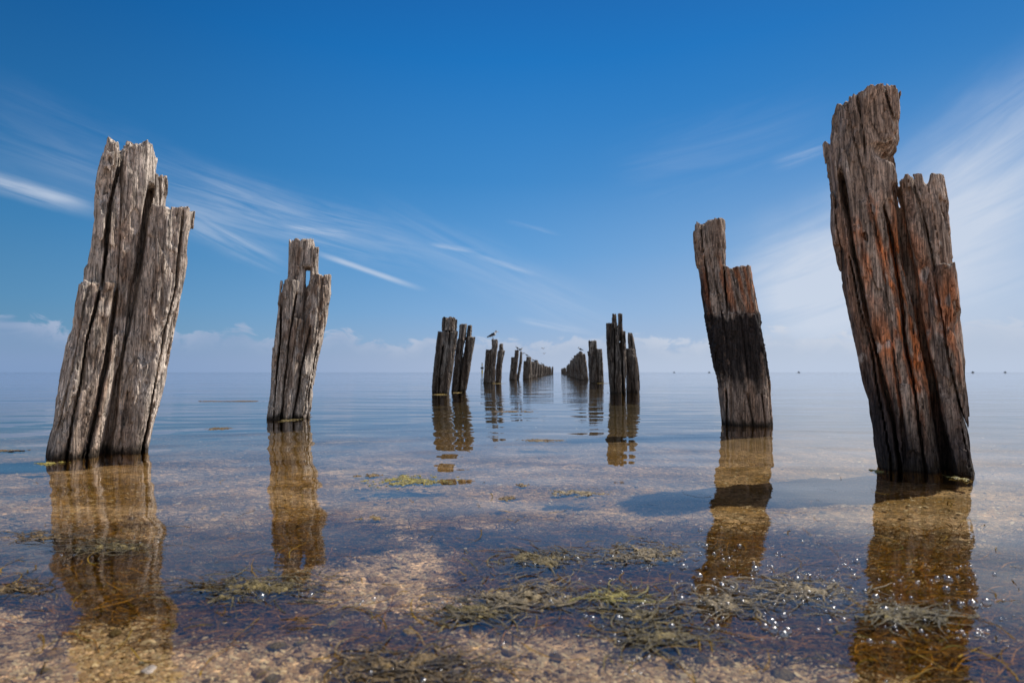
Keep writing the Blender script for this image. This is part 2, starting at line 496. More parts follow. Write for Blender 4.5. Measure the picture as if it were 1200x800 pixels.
gx = lambda a, b, n: np.geomspace(a, b, n)
xs = np.concatenate([-gx(6500, 1.75, 60), np.arange(-1.7, 1.7, 0.008), gx(1.75, 6500, 60)])
ys = np.concatenate([-gx(6500, 0.2, 40), np.arange(-0.1, 0.45, 0.05), np.arange(0.46, 2.6, 0.008), gx(2.65, 6500, 90)])
XX, YY = np.meshgrid(xs, ys, indexing='ij')
ZZ = bed_z(XX, YY)
W = weed(XX, YY)
sand = np.array([0.56, 0.43, 0.36]); weedc = np.array([0.075, 0.043, 0.009]); gold = np.array([0.20, 0.115, 0.02]); depth_dim = np.array([0.05, 0.04, 0.022])
n1 = perlin(XX * 4, YY * 7, 0, 8)[..., None]
film = (smooth(1.05, 1.7, YY) * 0.95)[..., None] * (0.45 + 0.55 * smooth(-0.4, 0.3, n1))
cc = sand * (1 - film) + gold * film
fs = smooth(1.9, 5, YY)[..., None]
cc = cc * (1 - fs) + depth_dim * fs  # bed darkened with distance to stand for light absorbed by deeper water
mot = (0.3 + 0.7 * smooth(0.7, 0.85, YY))[..., None] * perlin(XX * 30, YY * 46, 0, 21)[..., None] + 0.6 * perlin(XX * 75, YY * 95, 0, 22)[..., None]
cc = cc * (1 - 0.6 * smooth(0.1, 0.55, mot)) + np.array([0.13, 0.075, 0.03]) * 0.6 * smooth(0.1, 0.55, mot)
weedc = weedc * (1 + 0.9 * mot.clip(-0.7, 1)) + np.array([0.05, 0.035, 0.0]) * smooth(0.2, 0.7, n1)
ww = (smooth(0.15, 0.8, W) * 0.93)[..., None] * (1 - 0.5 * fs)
cc = cc * (1 - ww) + weedc * ww
nxs, nys = len(xs), len(ys)
I = np.arange(nxs * nys).reshape(nxs, nys)
Q = np.stack([I[:-1, :-1], I[1:, :-1], I[1:, 1:], I[:-1, 1:]], -1).reshape(-1, 4)
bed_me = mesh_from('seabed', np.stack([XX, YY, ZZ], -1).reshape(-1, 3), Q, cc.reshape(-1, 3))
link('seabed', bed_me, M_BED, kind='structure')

me = mesh_from('sea_water', [(-6500, 0.02, 0), (6500, 0.02, 0), (6500, 6500, 0), (-6500, 6500, 0)], np.array([[0, 1, 2, 3]]), None, False)
link('sea_water', me, M_WATER, kind='structure')

# ------------------------------------------------------------------ timber piles
GREY = np.array([0.54, 0.45, 0.37]); BROWN = np.array([0.27, 0.18, 0.125]); TAR = np.array([0.022, 0.018, 0.018])
ORANGE = np.array([0.72, 0.22, 0.06]); PALE = np.array([0.62, 0.54, 0.46]); WET = np.array([0.05, 0.036, 0.024])


def pile(name, D, members, axis, h, label, seed, hd=0.16, fissures=(), crack=1.0, paint=None, group=None, nexp=2.6, zlow=-0.25, carve=None, to_origin=None):
    """members: list of (outline [(py, xl, xr)...] top first, dy, depth half, jag); px of the photograph measured at depth D"""
    hd0 = max(m[2] for m in members)
    theta = math.atan((axis[-1][1] - 600) / 650.0)
    R_ = D / math.cos(theta) + hd0 * 0.9          # centre of the section, behind the face seen

    def conv(px, py):
        """pixel to (sideways, height) in the pile's own frame"""
        l = R_ * math.tan(math.atan((px - 600) / 650.0) - theta)
        return l, at(px, py, (R_ - 0.8 * hd0 * min(1.0, max(0.0, (470 - py) / 250.0))) * math.cos(theta) - l * math.sin(theta))[1]
    A = [conv(x, y) for y, x in axis]
    za = np.array([a[1] for a in A])[::-1]; xa = np.array([a[0] for a in A])[::-1]

    def ext(z, zk, xk):
        r = np.interp(z, zk, xk)
        s = (xk[1] - xk[0]) / (zk[1] - zk[0])
        return np.where(z < zk[0], xk[0] + (z - zk[0]) * s, r)
    mem = []
    for pts, dyo, mhd, jag in members:
        L = [conv(xl, py) for py, xl, xr in pts]; R = [conv(xr, py) for py, xl, xr in pts]
        zk = np.array([q[1] for q in L])[::-1]
        mem.append((zk, np.array([q[0] for q in L])[::-1], np.array([q[0] for q in R])[::-1], dyo, mhd, jag, pts[-1][0] < 441))
    base = 0.0
    xlo = min(m[1].min() for m in mem) - 0.06 - 0.04; xhi = max(m[2].max() for m in mem) + 0.06
    if zlow < 0: xlo -= 0.05; xhi += 0.05
    ylo = -max(abs(m[3]) + m[4] for m in mem) - 0.05; yhi = -ylo
    zhi = max(m[0].max() for m in mem) + 0.06
    gx_ = np.arange(xlo, xhi, h); gy_ = np.arange(ylo, yhi, h); gz_ = np.arange(zlow, zhi, h)
    X = gx_[:, None, None]; Y = gy_[None, :, None]; Z = gz_[None, None, :]
    ax = ext(gz_, za, xa)[None, None, :]
    V = np.full((len(gx_), len(gy_), len(gz_)), 1.0, np.float32)
    # splintered ends: two-dimensional pattern across the section
    X2, Y2 = np.meshgrid(gx_, gy_, indexing='ij')
    J = (perlin(X2 * 22, Y2 * 16, 0, seed + 1) * 0.7 + np.abs(perlin(X2 * 60, Y2 * 45, 0, seed + 2)) * 0.9)[:, :, None]
    for i, (zk, xl, xr, dyo, mhd, jag, cut) in enumerate(mem):
        l = ext(gz_, zk, xl)[None, None, :]; r = ext(gz_, zk, xr)[None, None, :]
        hw = np.maximum((r - l) / 2, 0.004)
        u = np.abs(X - (l + r) / 2) / hw; v_ = np.abs(Y - dyo) / mhd
        q = (u ** nexp + v_ ** nexp) ** (1 / nexp)
        f = ((q - 1) * np.minimum(hw, mhd)).astype(np.float32)
        f = np.maximum(f, Z - zk[-1] + jag * 0.02 + J * (jag if h < 0.01 else jag * 1.5 + 0.25) * 0.05)
        if cut: f = np.maximum(f, zk[0] - Z)
        if i == 0: V = f
        else:
            k = 0.006
            hmx = np.clip(0.5 + 0.5 * (f - V) / k, 0, 1)
            V = f + (V - f) * hmx - k * hmx * (1 - hmx)
    V = V.astype(np.float32)
    B = (V > -0.10) & (V < 0.028)
    idx = np.argwhere(B)
    gx1 = gx_[idx[:, 0]]; gy1 = gy_[idx[:, 1]]; gz1 = gz_[idx[:, 2]]
    xr_ = gx1 - ext(gz1, za, xa)
    wz = perlin(xr_ * 3, gy1 * 3, gz1 * 1.3, seed) * 0.022
    xr_ = xr_ + wz; yr_ = gy1 + wz
    c1 = np.abs(perlin(xr_ * 7.5, yr_ * 7.5, gz1 * 0.55, seed + 3))
    c2 = perlin(xr_ * 21, yr_ * 21, gz1 * 1.1, seed + 4)
    gate = smooth(-0.25, 0.2, perlin(gx1 * 5, gy1 * 5, gz1 * 2.2, seed + 8))
    add = crack * (0.045 * np.clip(1 - c1 / 0.05, 0, 1) + 0.026 * gate * np.clip(1 - np.abs(c2) / 0.075, 0, 1))
    if h < 0.012:
        c3 = np.abs(perlin(xr_ * 58, yr_ * 58, gz1 * 1.9, seed + 5))
        add = add + crack * 0.0075 * np.clip(1 - c3 / 0.22, 0, 1)
        add = add + (0 if h > 0.008 else 0.0022 * perlin(gx1 * 60, gy1 * 60, gz1 * 30, seed + 7)) + 0.0045 * perlin(xr_ * 40, yr_ * 40, gz1 * 5.0, seed + 14)
    else:
        add = add + 0.014 * np.abs(perlin(xr_ * 26, yr_ * 26, gz1 * 1.5, seed + 5)) + 0.008 * perlin(gx1 * 12, gy1 * 12, gz1 * 7, seed + 7)
    add = add + 0.0055 * perlin(gx1 * 14, gy1 * 14, gz1 * 4.0, seed + 6) + 0.006 * perlin(xr_ * 10, yr_ * 10, gz1 * 0.6, seed + 10) + 0.002
    add = add + 0.011 * smooth(0.02, 0.14, perlin(xr_ * 9, yr_ * 9, gz1 * 3.2, seed + 15)) + 0.008 * smooth(0.25, 0.36, perlin(xr_ * 18, yr_ * 18, gz1 * 7, seed + 16))
    for pts, wd, dp in fissures:
        Q_ = [conv(x, y) for y, x in pts]
        zf = np.array([q[1] for q in Q_])[::-1]; xf = np.array([q[0] for q in Q_])[::-1]
        fx = np.interp(gz1, zf, xf) + 0.009 * perlin(gz1 * 5, 0 * gz1 + pts[0][1], 0 * gz1, seed + 9) + 0.0022 * perlin(gz1 * 38, 0 * gz1 + pts[0][1], 0 * gz1, seed + 9)
        wdz = wd * (0.75 + 0.8 * perlin(gz1 * 5, 0 * gz1 + pts[0][1], 0 * gz1 + 3, seed + 9)).clip(0.35, 1.5)
        fade = smooth(zf[0] - 0.12, zf[0] + 0.02, gz1) * (1 - smooth(zf[-1] - 0.03, zf[-1] + 0.02, gz1))
        add = add + dp * np.clip(1.25 * (1 - np.abs(gx1 - fx) / wdz), 0, 1) * fade * (gy1 < 0.03)
    if carve: add = add + carve(gx1, gy1, gz1, conv)
    V[B] += add.astype(np.float32)
    V[:, :, 0] = np.maximum(V[:, :, 0], 0.01)
    Pn, Qn = surface_nets(V, (gx_[0], gy_[0], gz_[0]), h)
    # drop floating crumbs: keep the connected body
    lab = np.arange(len(Pn))
    ed = np.concatenate([Qn[:, [0, 1]], Qn[:, [1, 2]], Qn[:, [2, 3]]])
    for _ in range(60):
        a_ = lab[ed[:, 0]]; b_ = lab[ed[:, 1]]
        m_ = a_ != b_
        if not m_.any(): break
        ed = ed[m_]; a_ = a_[m_]; b_ = b_[m_]
        np.minimum.at(lab, np.maximum(a_, b_), np.minimum(a_, b_))
        for _k in range(30):
            l2 = lab[lab]
            if (l2 == lab).all(): break
            lab = l2
    vals, cnts = np.unique(lab, return_counts=True)
    big = vals[cnts.argmax()]
    keep = lab == big
    remap = np.cumsum(keep) - 1
    Qn = remap[Qn[keep[Qn[:, 0]]]]; Pn = Pn[keep]
    x, y, z = Pn.T
    xq = x - ext(z, za, xa)
    n1 = perlin(xq * 9, y * 9, z * 1.6, seed + 11)[:, None]; n2 = perlin(xq * 34, y * 34, z * 3.0, seed + 12)[:, None]
    n3 = perlin(x * 20, y * 20, z * 14, seed + 13)[:, None]
    c = GREY + (BROWN - GREY) * smooth(-0.35, 0.6, n1 * 0.8 + n2 * 0.6)
    if paint is not None:
        px = 600 + 650 * np.tan(np.arctan(x / R_) + theta)
        zr = np.array([conv(axis[-1][1], p)[1] for p in range(0, 800, 10)])[::-1]
        py = np.interp(z, zr, np.arange(0, 800, 10)[::-1])
        c = paint(c, px, py, n1[:, 0], n2[:, 0], n3[:, 0], x, y, z)
    wl = (1 - smooth(0.008, 0.05, z + n2[:, 0] * 0.035))[:, None]
    c = c * (1 - wl) + WET * wl
    sub = (1 - smooth(-0.012, -0.004, z))[:, None]
    c = c * (1 - sub) + np.array([0.27, 0.18, 0.05]) * sub
    loc = (R_ * math.sin(theta), R_ * math.cos(theta), 0)
    me = mesh_from(name, Pn, Qn, np.clip(c, 0.008, 0.9))
    o = link(name, me, M_WOOD, loc, label=label, category='jetty pile')
    o.rotation_euler = (0, 0, -theta)
    if group: o['group'] = group
    return o


def blend(c, colr, m):
    m = np.clip(m, 0, 1)[:, None]
    return c * (1 - m) + colr * m


def paint_grey(c, px, py, n1, n2, n3, x, y, z):
    c = blend(c, PALE, smooth(0.15, 0.6, n2 * 0.7 + n3 * 0.6 + n1 * 0.4) * 0.6)
    c = blend(c, BROWN * 0.8, smooth(430, 540, py + n1 * 60) * 0.55)
    return c


def paint_dark(c, px, py, n1, n2, n3, x, y, z):
    c = blend(c * (0.40 + 0.60 * perlin(x * 24 - z * 1.5, y * 24, z * 1.2, 5)[:, None].clip(-0.6, 0.6)), BROWN * 0.3, smooth(400, 450, py + n1 * 15) * 0.6)
    return c


def paint_right_near(c, px, py, n1, n2, n3, x, y, z):
    c = blend(c, BROWN * 1.2, np.full(len(px), 0.6))
    ax_ = np.interp(py, [97, 350, 560], [1018, 1060, 1085])
    org = np.exp(-((px - ax_ + 5) / 34) ** 2) * smooth(190, 300, py) * (1 - smooth(440, 540, py))
    org = np.maximum(org, 0.6 * np.exp(-((px - 1110) / 16) ** 2) * smooth(310, 350, py) * (1 - smooth(430, 480, py)))
    c = blend(c, ORANGE, org * smooth(-0.30, 0.35, n2 + n3 * 0.7 + n1 * 0.3) * 0.95)
    edge = np.interp(py, [150, 300, 420, 520, 600], [930, 985, 1014, 1050, 1140])
    tar = smooth(18, -14, px - edge + n2 * 16) * smooth(240, 330, py)
    c = blend(c, TAR, tar * smooth(-0.6, 0.1, n3 + 0.25) * 0.9)
    c = blend(c, TAR * 1.7, smooth(410, 520, py + n1 * 60 + n2 * 20) * 0.88)
    c = blend(c, PALE, smooth(0.42, 0.6, n3 * 0.8 + n2 * 0.5) * (1 - smooth(420, 470, py)) * 0.75)
    return c


def paint_right_mid(c, px, py, n1, n2, n3, x, y, z):
    c = blend(c, BROWN * 1.1, np.full(len(px), 0.4))
    c = blend(c, ORANGE * 0.7, smooth(290, 325, py) * smooth(380, 360, py) * smooth(0.0, 0.5, n2 + n1 * 0.6) * 0.6)
    band = smooth(-5, 7, py - 366 + n3 * 12 + n2 * 14) * (1 - smooth(432, 466, py + n2 * 30 + n3 * 12))
    c = blend(c, TAR, band * 0.95)
    c = blend(c, BROWN * 1.2, band * smooth(0.3, 0.6, n3 * n2 * 2) * 0.35)
    lf = smooth(14, 0, px - np.interp(py, [260, 366], [816, 826])) * smooth(310, 330, py)
    c = blend(c, TAR, lf * 0.9)
    c = blend(c, BROWN, smooth(440, 470, py) * 0.45)
    return c


GR = 'broken timber piles of the old jetty'
pile('jetty_pile', 2.35, [
    ([(326, 86, 146), (376, 80, 145), (429, 73, 140), (481, 64, 134), (536, 57, 130)], -0.035, 0.15, 0.5),
    ([(155, 113.5, 134), (192, 104, 133), (245, 100, 134), (326, 92, 140), (540, 62, 130)], 0.0, 0.13, 0.9),
    ([(152, 135, 177), (200, 128, 176), (240, 120, 180), (326, 100, 190), (540, 66, 165)], 0.02, 0.15, 1.2),
    ([(183, 170, 191), (210, 165, 192), (245, 160, 188), (300, 150, 180)], 0.03, 0.10, 0.7),
    ([(235, 168, 223), (297, 160, 217), (350, 152, 209), (402, 148, 200), (455, 142, 191), (507, 138, 181), (536, 136, 177)], -0.005, 0.17, 0.35),
], [(163, 150), (326, 148), (540, 117)], 0.0045,
    'broad grey split pile at the far left, top stepped down to a right shoulder', 11,
    fissures=[([(215, 168), (262, 163), (324, 155), (402, 143), (508, 130), (536, 126)], 0.020, 0.11),
              ([(340, 112), (420, 101), (507, 88), (536, 84)], 0.011, 0.07),
              ([(340, 134), (430, 124), (500, 112), (530, 108)], 0.010, 0.06),
              ([(170, 134), (230, 124), (322, 117)], 0.012, 0.07),
              ([(250, 205), (330, 200), (440, 182), (520, 168)], 0.006, 0.03)],
    crack=0.62, paint=paint_grey, group=GR)


def hole(x, y, z, cv):
    c0 = cv(358.5, 323)
    return 0.12 * np.clip(1.3 - np.sqrt(((x - c0[0]) / 0.010) ** 2 + ((z - c0[1]) / 0.058) ** 2), 0, 1) * (z > cv(360, 334)[1])


pile('jetty_pile', 4.15, [
    ([(327, 327, 352), (374, 321.5, 357), (416, 319, 358), (455, 317, 356), (489, 314, 352)], -0.01, 0.15, 0.3),
    ([(372, 323, 358), (400, 320, 358), (492, 315, 350)], -0.045, 0.13, 0.3),
    ([(275, 335.5, 366), (293, 335, 369), (311, 335, 368.5), (313, 335, 358), (335, 334, 357), (400, 330, 360)], 0.0, 0.12, 0.8),
    ([(288, 360.5, 372), (312, 360.5, 371.5), (345, 360, 373)], 0.0, 0.12, 0.1),
    ([(318, 362, 388), (341, 356, 388), (374, 350, 383), (406, 346, 377), (439, 342, 372), (471, 338, 367), (492, 335, 365)], 0.0, 0.16, 0.25),
], [(275, 352), (374, 352), (490, 340)], 0.006,
    'slim grey pile with a see-through slot under its tall tip, second from left', 23,
    fissures=[([(330, 330), (400, 328), (490, 322)], 0.008, 0.06), ([(345, 345), (390, 340), (440, 336), (488, 331)], 0.009, 0.07),
              ([(385, 362), (430, 354), (485, 346)], 0.011, 0.07), ([(400, 371), (460, 362)], 0.007, 0.05),
              ([(312, 345), (313.5, 346)], 0.02, 0.0)],
    crack=0.62, paint=paint_grey, group=GR, carve=hole)


def crust(x, y, z, cv):
    z0 = cv(858, 366)[1]; z1 = cv(870, 455)[1]
    m = smooth(z1 - 0.05, z1 + 0.08, z) * (1 - smooth(z0 - 0.01, z0 + 0.006, z + 0.006 * perlin(x * 60, y * 60, 0, 4)))
    return -0.004 * m + m * (0.006 * perlin(x * 75, y * 75, z * 75, 2) + 0.004 * np.abs(perlin(x * 120, y * 120, z * 120, 3)))


def notch(x, y, z, cv):
    xn, zn = cv(1046, 176)
    g = 0.07 * np.exp(-((z - zn + 0.25 * (x - xn)) / 0.022) ** 2) * smooth(xn - 0.05, xn + 0.01, x) * (y < 0.06)
    h1 = cv(1094, 207)
    return g + 0.06 * np.clip(1 - np.abs(x - h1[0]) / 0.012, 0, 1) * smooth(h1[1] - 0.03, h1[1] + 0.02, z) * (x > 0)


pile('jetty_pile', 1.95, [
    ([(103, 1014, 1067), (113, 997, 1069), (127, 989, 1070), (160, 984, 1070), (174, 984, 1066), (182, 984, 1058)], -0.004, 0.136, 0.7),
    ([(110, 993, 1064), (140, 984, 1062), (168, 978, 1060), (202, 978, 1061), (236, 980, 1064), (267, 980, 1064), (330, 990, 1073), (361, 995, 1077), (392, 1000, 1081), (424, 1006, 1086), (486, 1016, 1097), (549, 1026, 1107)], 0.0, 0.135, 0.6),
    ([(154, 969, 976), (170, 971, 990), (236, 981, 1012)], 0.0, 0.07, 0.35),
    ([(202, 1057, 1115), (236, 1057, 1119), (267, 1052, 1120), (305, 1054, 1122), (424, 1068, 1128), (555, 1084, 1137)], 0.03, 0.12, 0.3),
    ([(310, 1084, 1126), (361, 1084, 1129), (424, 1087, 1132), (486, 1090, 1135), (555, 1094, 1139)], -0.005, 0.145, 0.3),
], [(97, 1015), (305, 1048), (424, 1062), (555, 1083)], 0.0045,
    'tallest pile, dark brown with orange stains and an overhanging head, far right', 37,
    fissures=[([(215, 1058), (267, 1065), (330, 1075), (424, 1087), (500, 1098), (545, 1104)], 0.022, 0.085),
              ([(200, 996), (330, 1012), (430, 1032), (500, 1046), (545, 1050)], 0.012, 0.06),
              ([(110, 1020), (165, 1024)], 0.008, 0.03),
              ([(300, 1003), (420, 1024), (540, 1041)], 0.005, 0.035),
              ([(240, 1045), (330, 1056), (420, 1066), (500, 1074), (545, 1080)], 0.009, 0.05)],
    crack=0.65, paint=paint_right_near, group=GR, carve=notch)

pile('jetty_pile', 3.68, [
    ([(257, 816, 853.5), (275, 815.5, 853.5), (310, 818, 855), (345, 823, 860), (380, 828, 868), (415, 834, 874), (450, 839.5, 880), (496, 844, 888)], 0.0, 0.15, 0.45),
    ([(312, 845, 883), (345, 850, 887.5), (380, 855, 893), (415, 860, 898), (450, 865, 901.5), (497, 870, 904)], 0.01, 0.15, 0.15),
    ([(368, 828, 891), (400, 832, 896), (450, 840, 901), (497, 845, 904)], -0.008, 0.152, 0.25),
], [(257, 838), (366, 858), (497, 875)], 0.006,
    'squared pile with a wide black tarred band round its middle, second from the right', 41,
    fissures=[([(263, 825), (300, 829), (340, 834)], 0.008, 0.04), ([(315, 851), (362, 854)], 0.008, 0.06),
              ([(455, 850), (490, 851)], 0.01, 0.03), ([(460, 875), (492, 880)], 0.008, 0.04), ([(460, 890), (485, 893)], 0.006, 0.03)],
    crack=0.5, paint=paint_right_mid, group=GR, nexp=3.4, carve=crust)

K = dict(crack=0.9, paint=paint_dark, group=GR, zlow=-0.2)
pile('jetty_pile', 9.1, [
    ([(387, 513, 537), (415, 509.5, 533.5), (441, 507, 530), (461, 506, 526.5)], 0, 0.18, 0.5),
    ([(370, 517, 533.5), (388, 517, 533.5)], 0, 0.15, 0.8),
    ([(374, 533, 536), (395, 531, 536)], 0.03, 0.07, 0.1),
], [(370, 526), (461, 516)], 0.0085, 'thick pile with a square block top, left one of the pair left of centre', 51,
    fissures=[([(388, 526), (400, 526)], 0.03, 0.1), ([(405, 519), (440, 515), (458, 514)], 0.02, 0.08)], **K)
pile('jetty_pile', 9.9, [
    ([(396, 536, 546), (418, 532.6, 542), (457, 529, 539)], 0, 0.17, 0.25),
    ([(394, 546, 558), (415, 543, 554), (434, 540, 551.4), (457, 537, 547)], 0.02, 0.17, 0.2),
    ([(379, 538.4, 547), (398, 537, 546)], 0, 0.13, 0.25),
    ([(380, 548, 553.7), (398, 546, 552.5)], 0.02, 0.10, 0.25),
], [(379, 548), (457, 538)], 0.0085, 'leaning pile split down its middle, two stub tips, right of the block-topped pile', 53,
    fissures=[([(392, 547), (420, 542), (457, 538)], 0.022, 0.13)], **K)
pile('jetty_pile', 9.1, [
    ([(378, 710, 724), (400, 710.5, 726), (430, 712, 730), (461, 714, 732)], 0, 0.18, 0.25),
    ([(366.5, 717.6, 723), (400, 717, 727)], 0, 0.10, 0.3),
    ([(366.5, 724, 730), (400, 722, 731)], 0.02, 0.09, 0.3),
    ([(387, 728, 734), (420, 722, 734.5), (461, 720, 733.5)], 0.03, 0.13, 0.2),
], [(366, 722), (461, 723)], 0.0085, 'tall many-tipped pile with twin splinters on top, third from the right', 57,
    fissures=[([(395, 728), (430, 729), (458, 729)], 0.022, 0.13), ([(385, 720), (455, 720)], 0.016, 0.06)], **K)
pile('jetty_pile', 9.5, [
    ([(408, 731, 745), (430, 733, 748), (460, 733, 749.3)], 0, 0.16, 0.2),
    ([(389, 736, 741.5), (400, 735.5, 743.5), (420, 735, 747), (440, 736, 749.5), (455, 738, 749.6)], 0.02, 0.13, 0.3),
], [(389, 739), (460, 742)], 0.0085, 'narrow-tipped dark pile pressed against the right side of the twin-splinter pile', 59, **K)
pile('jetty_pile', 17.8, [
    ([(409, 569, 576), (430, 567.5, 575), (448.6, 566, 574)], 0, 0.17, 0.2),
    ([(397, 576, 583.8), (407, 576, 583.6), (409, 575.5, 583), (430, 573, 581), (448.6, 570, 580.5)], 0, 0.17, 0.1),
], [(397, 579), (448, 573)], 0.018, 'stepped pile with one gull standing on its round cap, in the left row', 61, **K)
pile('jetty_pile', 18.4, [
    ([(410, 583, 592.4), (430, 581, 588.5), (448.2, 580, 588)], 0, 0.17, 0.2),
    ([(402, 584.8, 590), (412, 584.5, 590)], 0, 0.13, 0.2),
], [(402, 588), (448, 584)], 0.018, 'leaning pile with a small block tip, just right of the pile the gull stands on', 63, **K)
pile('jetty_pile', 17.8, [
    ([(398.5, 689.5, 699.5), (420, 690, 700), (448.4, 691.6, 702)], 0, 0.19, 0.35),
    ([(408.5, 698, 705.8), (430, 699, 707), (448.4, 700, 707.4)], 0.02, 0.18, 0.15),
    ([(411, 687.8, 691), (448, 690, 694)], 0.02, 0.1, 0.2),
], [(398, 697), (448, 700)], 0.018, 'broad dark pile with a left-hand raised tip, fourth from the right', 67, **K)
pile('jetty_pile', 25, [
    ([(418, 599, 604), (445, 596.5, 602)], 0, 0.17, 0.2),
    ([(409.8, 603, 608.2), (418, 603, 608), (445, 600, 605.4)], 0, 0.17, 0.1),
], [(410, 605), (445, 600)], 0.022, 'short stepped pile carrying a huddle of small birds, right of the gull pile', 69, **K)
pile('jetty_pile', 26, [
    ([(411.5, 609.3, 612.2), (425, 608, 612), (444.6, 605, 608.5)], 0, 0.15, 0.2),
], [(411, 611), (445, 607)], 0.022, 'thin pile leaning right, directly behind the short pile with small birds', 71, **K)

# further piles of the two rows: three shapes, each copied down the row
protos = []
for sd, mm in ((81, [([(417.5, 616.5, 622.5), (428, 616, 622.5), (444, 614.5, 621)], 0, 0.17, 0.2), ([(422.5, 613.5, 618), (444, 612.5, 617)], 0.0, 0.17, 0.2)]),
               (83, [([(419, 615, 622), (444, 613, 620.5)], 0, 0.17, 0.3), ([(416.5, 617, 620), (430, 616, 620)], 0, 0.12, 0.2)]),
               (85, [([(418, 614, 620.5), (444, 613, 620.5)], 0, 0.18, 0.5)])):
    protos.append(pile('jetty_pile', 28, mm, [(417, 619), (444, 617)], 0.024, 'x', sd, **K))
ORD = ['first', 'second', 'third', 'fourth', 'fifth', 'sixth', 'seventh', 'eighth', 'ninth', 'tenth', 'eleventh', 'twelfth',
       'thirteenth', 'fourteenth', 'fifteenth', 'sixteenth', 'seventeenth', 'eighteenth', 'nineteenth', 'twentieth']
rows = []
leftD = [28, 31.5, 35, 38.5, 42, 46, 50, 54.5, 59, 64, 69, 75, 81, 88, 95]
leftX = np.interp(leftD, [28, 31.5, 48, 64, 81, 95], [617, 621, 631.5, 638, 643.5, 647.5])
for i, (D_, px_) in enumerate(zip(leftD, leftX)): rows.append(('left', i, D_, (px_ - 600) / 650 * D_, 1.22 if i == 14 else 1.0, -1))
rightD = [24.5, 27.5, 31, 35, 39, 43.5, 48, 53, 58.5, 78, 88, 100, 113, 128]
for i, D_ in enumerate(rightD): rows.append(('right', i, D_, (652.7 - 600) / 650 * D_ + 1.17, 1.0 if i else 1.05, 1))
used = set()
for n_, (sd, i, D_, x_, zs, sg) in enumerate(rows):
    k = (i * 2 + (sd == 'right')) % 3
    src = protos[k]
    if k in used: o = src.copy(); col.objects.link(o)
    else: o = src; used.add(k)
    o.location = (x_, D_, 0)
    o.scale = (random.uniform(0.95, 1.2) * (1 if sg < 0 else -1) * (1.25 if sg > 0 else 1), random.uniform(0.9, 1.1), zs * random.uniform(0.86, 1.07))
    o.rotation_euler = (random.uniform(-0.05, 0.05), random.uniform(-0.06, 0.06), random.uniform(-0.4, 0.4))
    where = 'beyond the bird-covered pile' if sd == 'left' else 'beyond the broad raised-tip pile'
    o['label'] = '%s distant pile of the %s row, counting seaward, %s' % (ORD[i], sd, where)
    o['category'] = 'jetty pile'; o['group'] = GR


# ------------------------------------------------------------------ birds
def ell(P, c, r):
    q = np.sqrt(sum(((P[i] - c[i]) / r[i]) ** 2 for i in range(3)))
    return (q - 1) * min(r)


def cap(P, a, b, ra, rb):
    a = np.array(a); b = np.array(b); ab = b - a
    t = np.clip(sum((P[i] - a[i]) * ab[i] for i in range(3)) / (ab @ ab), 0, 1)
    return np.sqrt(sum((P[i] - a[i] - t * ab[i]) ** 2 for i in range(3))) - (ra + (rb - ra) * t)


def smin(a, b, k):
    h_ = np.clip(0.5 + 0.5 * (b - a) / k, 0, 1)
    return b + (a - b) * h_ - k * h_ * (1 - h_)


def bird_mesh(h, flying=False, head_down=False):
    """a tern about 0.3 m tall facing +x, one continuous body, feet at z = 0"""
    hx = 0.24
    g = [np.arange(-hx, hx, h), np.arange(-0.36 if flying else -0.09, 0.36 if flying else 0.09, h), np.arange(-0.02, 0.32, h)]
    P = [g[0][:, None, None], g[1][None, :, None], g[2][None, None, :]]
    V = cap(P, (-0.055, 0, 0.112), (0.035, 0, 0.150), 0.042, 0.050)
    V = smin(V, cap(P, (0.05, 0, 0.15), (0.085, 0, 0.215), 0.036, 0.026), 0.025)
    V = smin(V, ell(P, (0.095, 0, 0.228), (0.036, 0.028, 0.029)), 0.012)
    V = smin(V, cap(P, (0.125, 0, 0.226), (0.180, 0, 0.214), 0.0085, 0.003), 0.006)
    V = smin(V, cap(P, (-0.07, 0, 0.10), (-0.185, 0, 0.050), 0.030, 0.006), 0.02)
    if flying:
        for s in (-1, 1):
            V = smin(V, cap([P[0], P[1], (P[2] - 0.14) * 3 + 0.14], (0.01, s * 0.03, 0.14), (0.04, s * 0.17, 0.26), 0.045, 0.035), 0.015)
            V = smin(V, cap([P[0], P[1], (P[2] - 0.18) * 3 + 0.18], (0.04, s * 0.17, 0.26), (-0.06, s * 0.34, 0.15), 0.035, 0.008), 0.01)
    else:
        for s in (-1, 1):
            V = smin(V, cap([P[0], (P[1] - s * 0.042) * 1.8 + s * 0.042, P[2]], (0.03, s * 0.042, 0.155), (-0.165, s * 0.02, 0.072), 0.044, 0.008), 0.008)
            V = smin(V, cap(P, (0.0, s * 0.022, 0.10), (0.005, s * 0.022, 0.006), 0.008, 0.0055), 0.008)
            V = smin(V, cap([P[0], P[1], P[2]], (-0.005, s * 0.022, 0.004), (0.035, s * 0.028, 0.004), 0.006, 0.005), 0.004)
    Pn, Qn = surface_nets(V.astype(np.float32), tuple(a[0] for a in g), h)
    x, y, z = Pn.T
    c = np.tile(np.array([0.78, 0.78, 0.78]), (len(Pn), 1))
    if flying: wing = (np.abs(y) > 0.05)
    else: wing = ((np.abs(y) > 0.026) | (x < -0.1)) & (z > 0.105 + 0.35 * x) & (x < 0.05) & (z < 0.19)
    c[wing | ((z > 0.155) & (x < 0.035))] = (0.07, 0.075, 0.09)
    c[x < -0.14] = (0.03, 0.03, 0.03)
    c[(z > 0.236) & (x > 0.055)] = (0.02, 0.02, 0.02)
    c[(x > 0.127) & (z > 0.18)] = (0.65, 0.38, 0.05)
    c[(z < 0.075)] = (0.06, 0.04, 0.03)
    return mesh_from('bird', Pn, Qn, c)


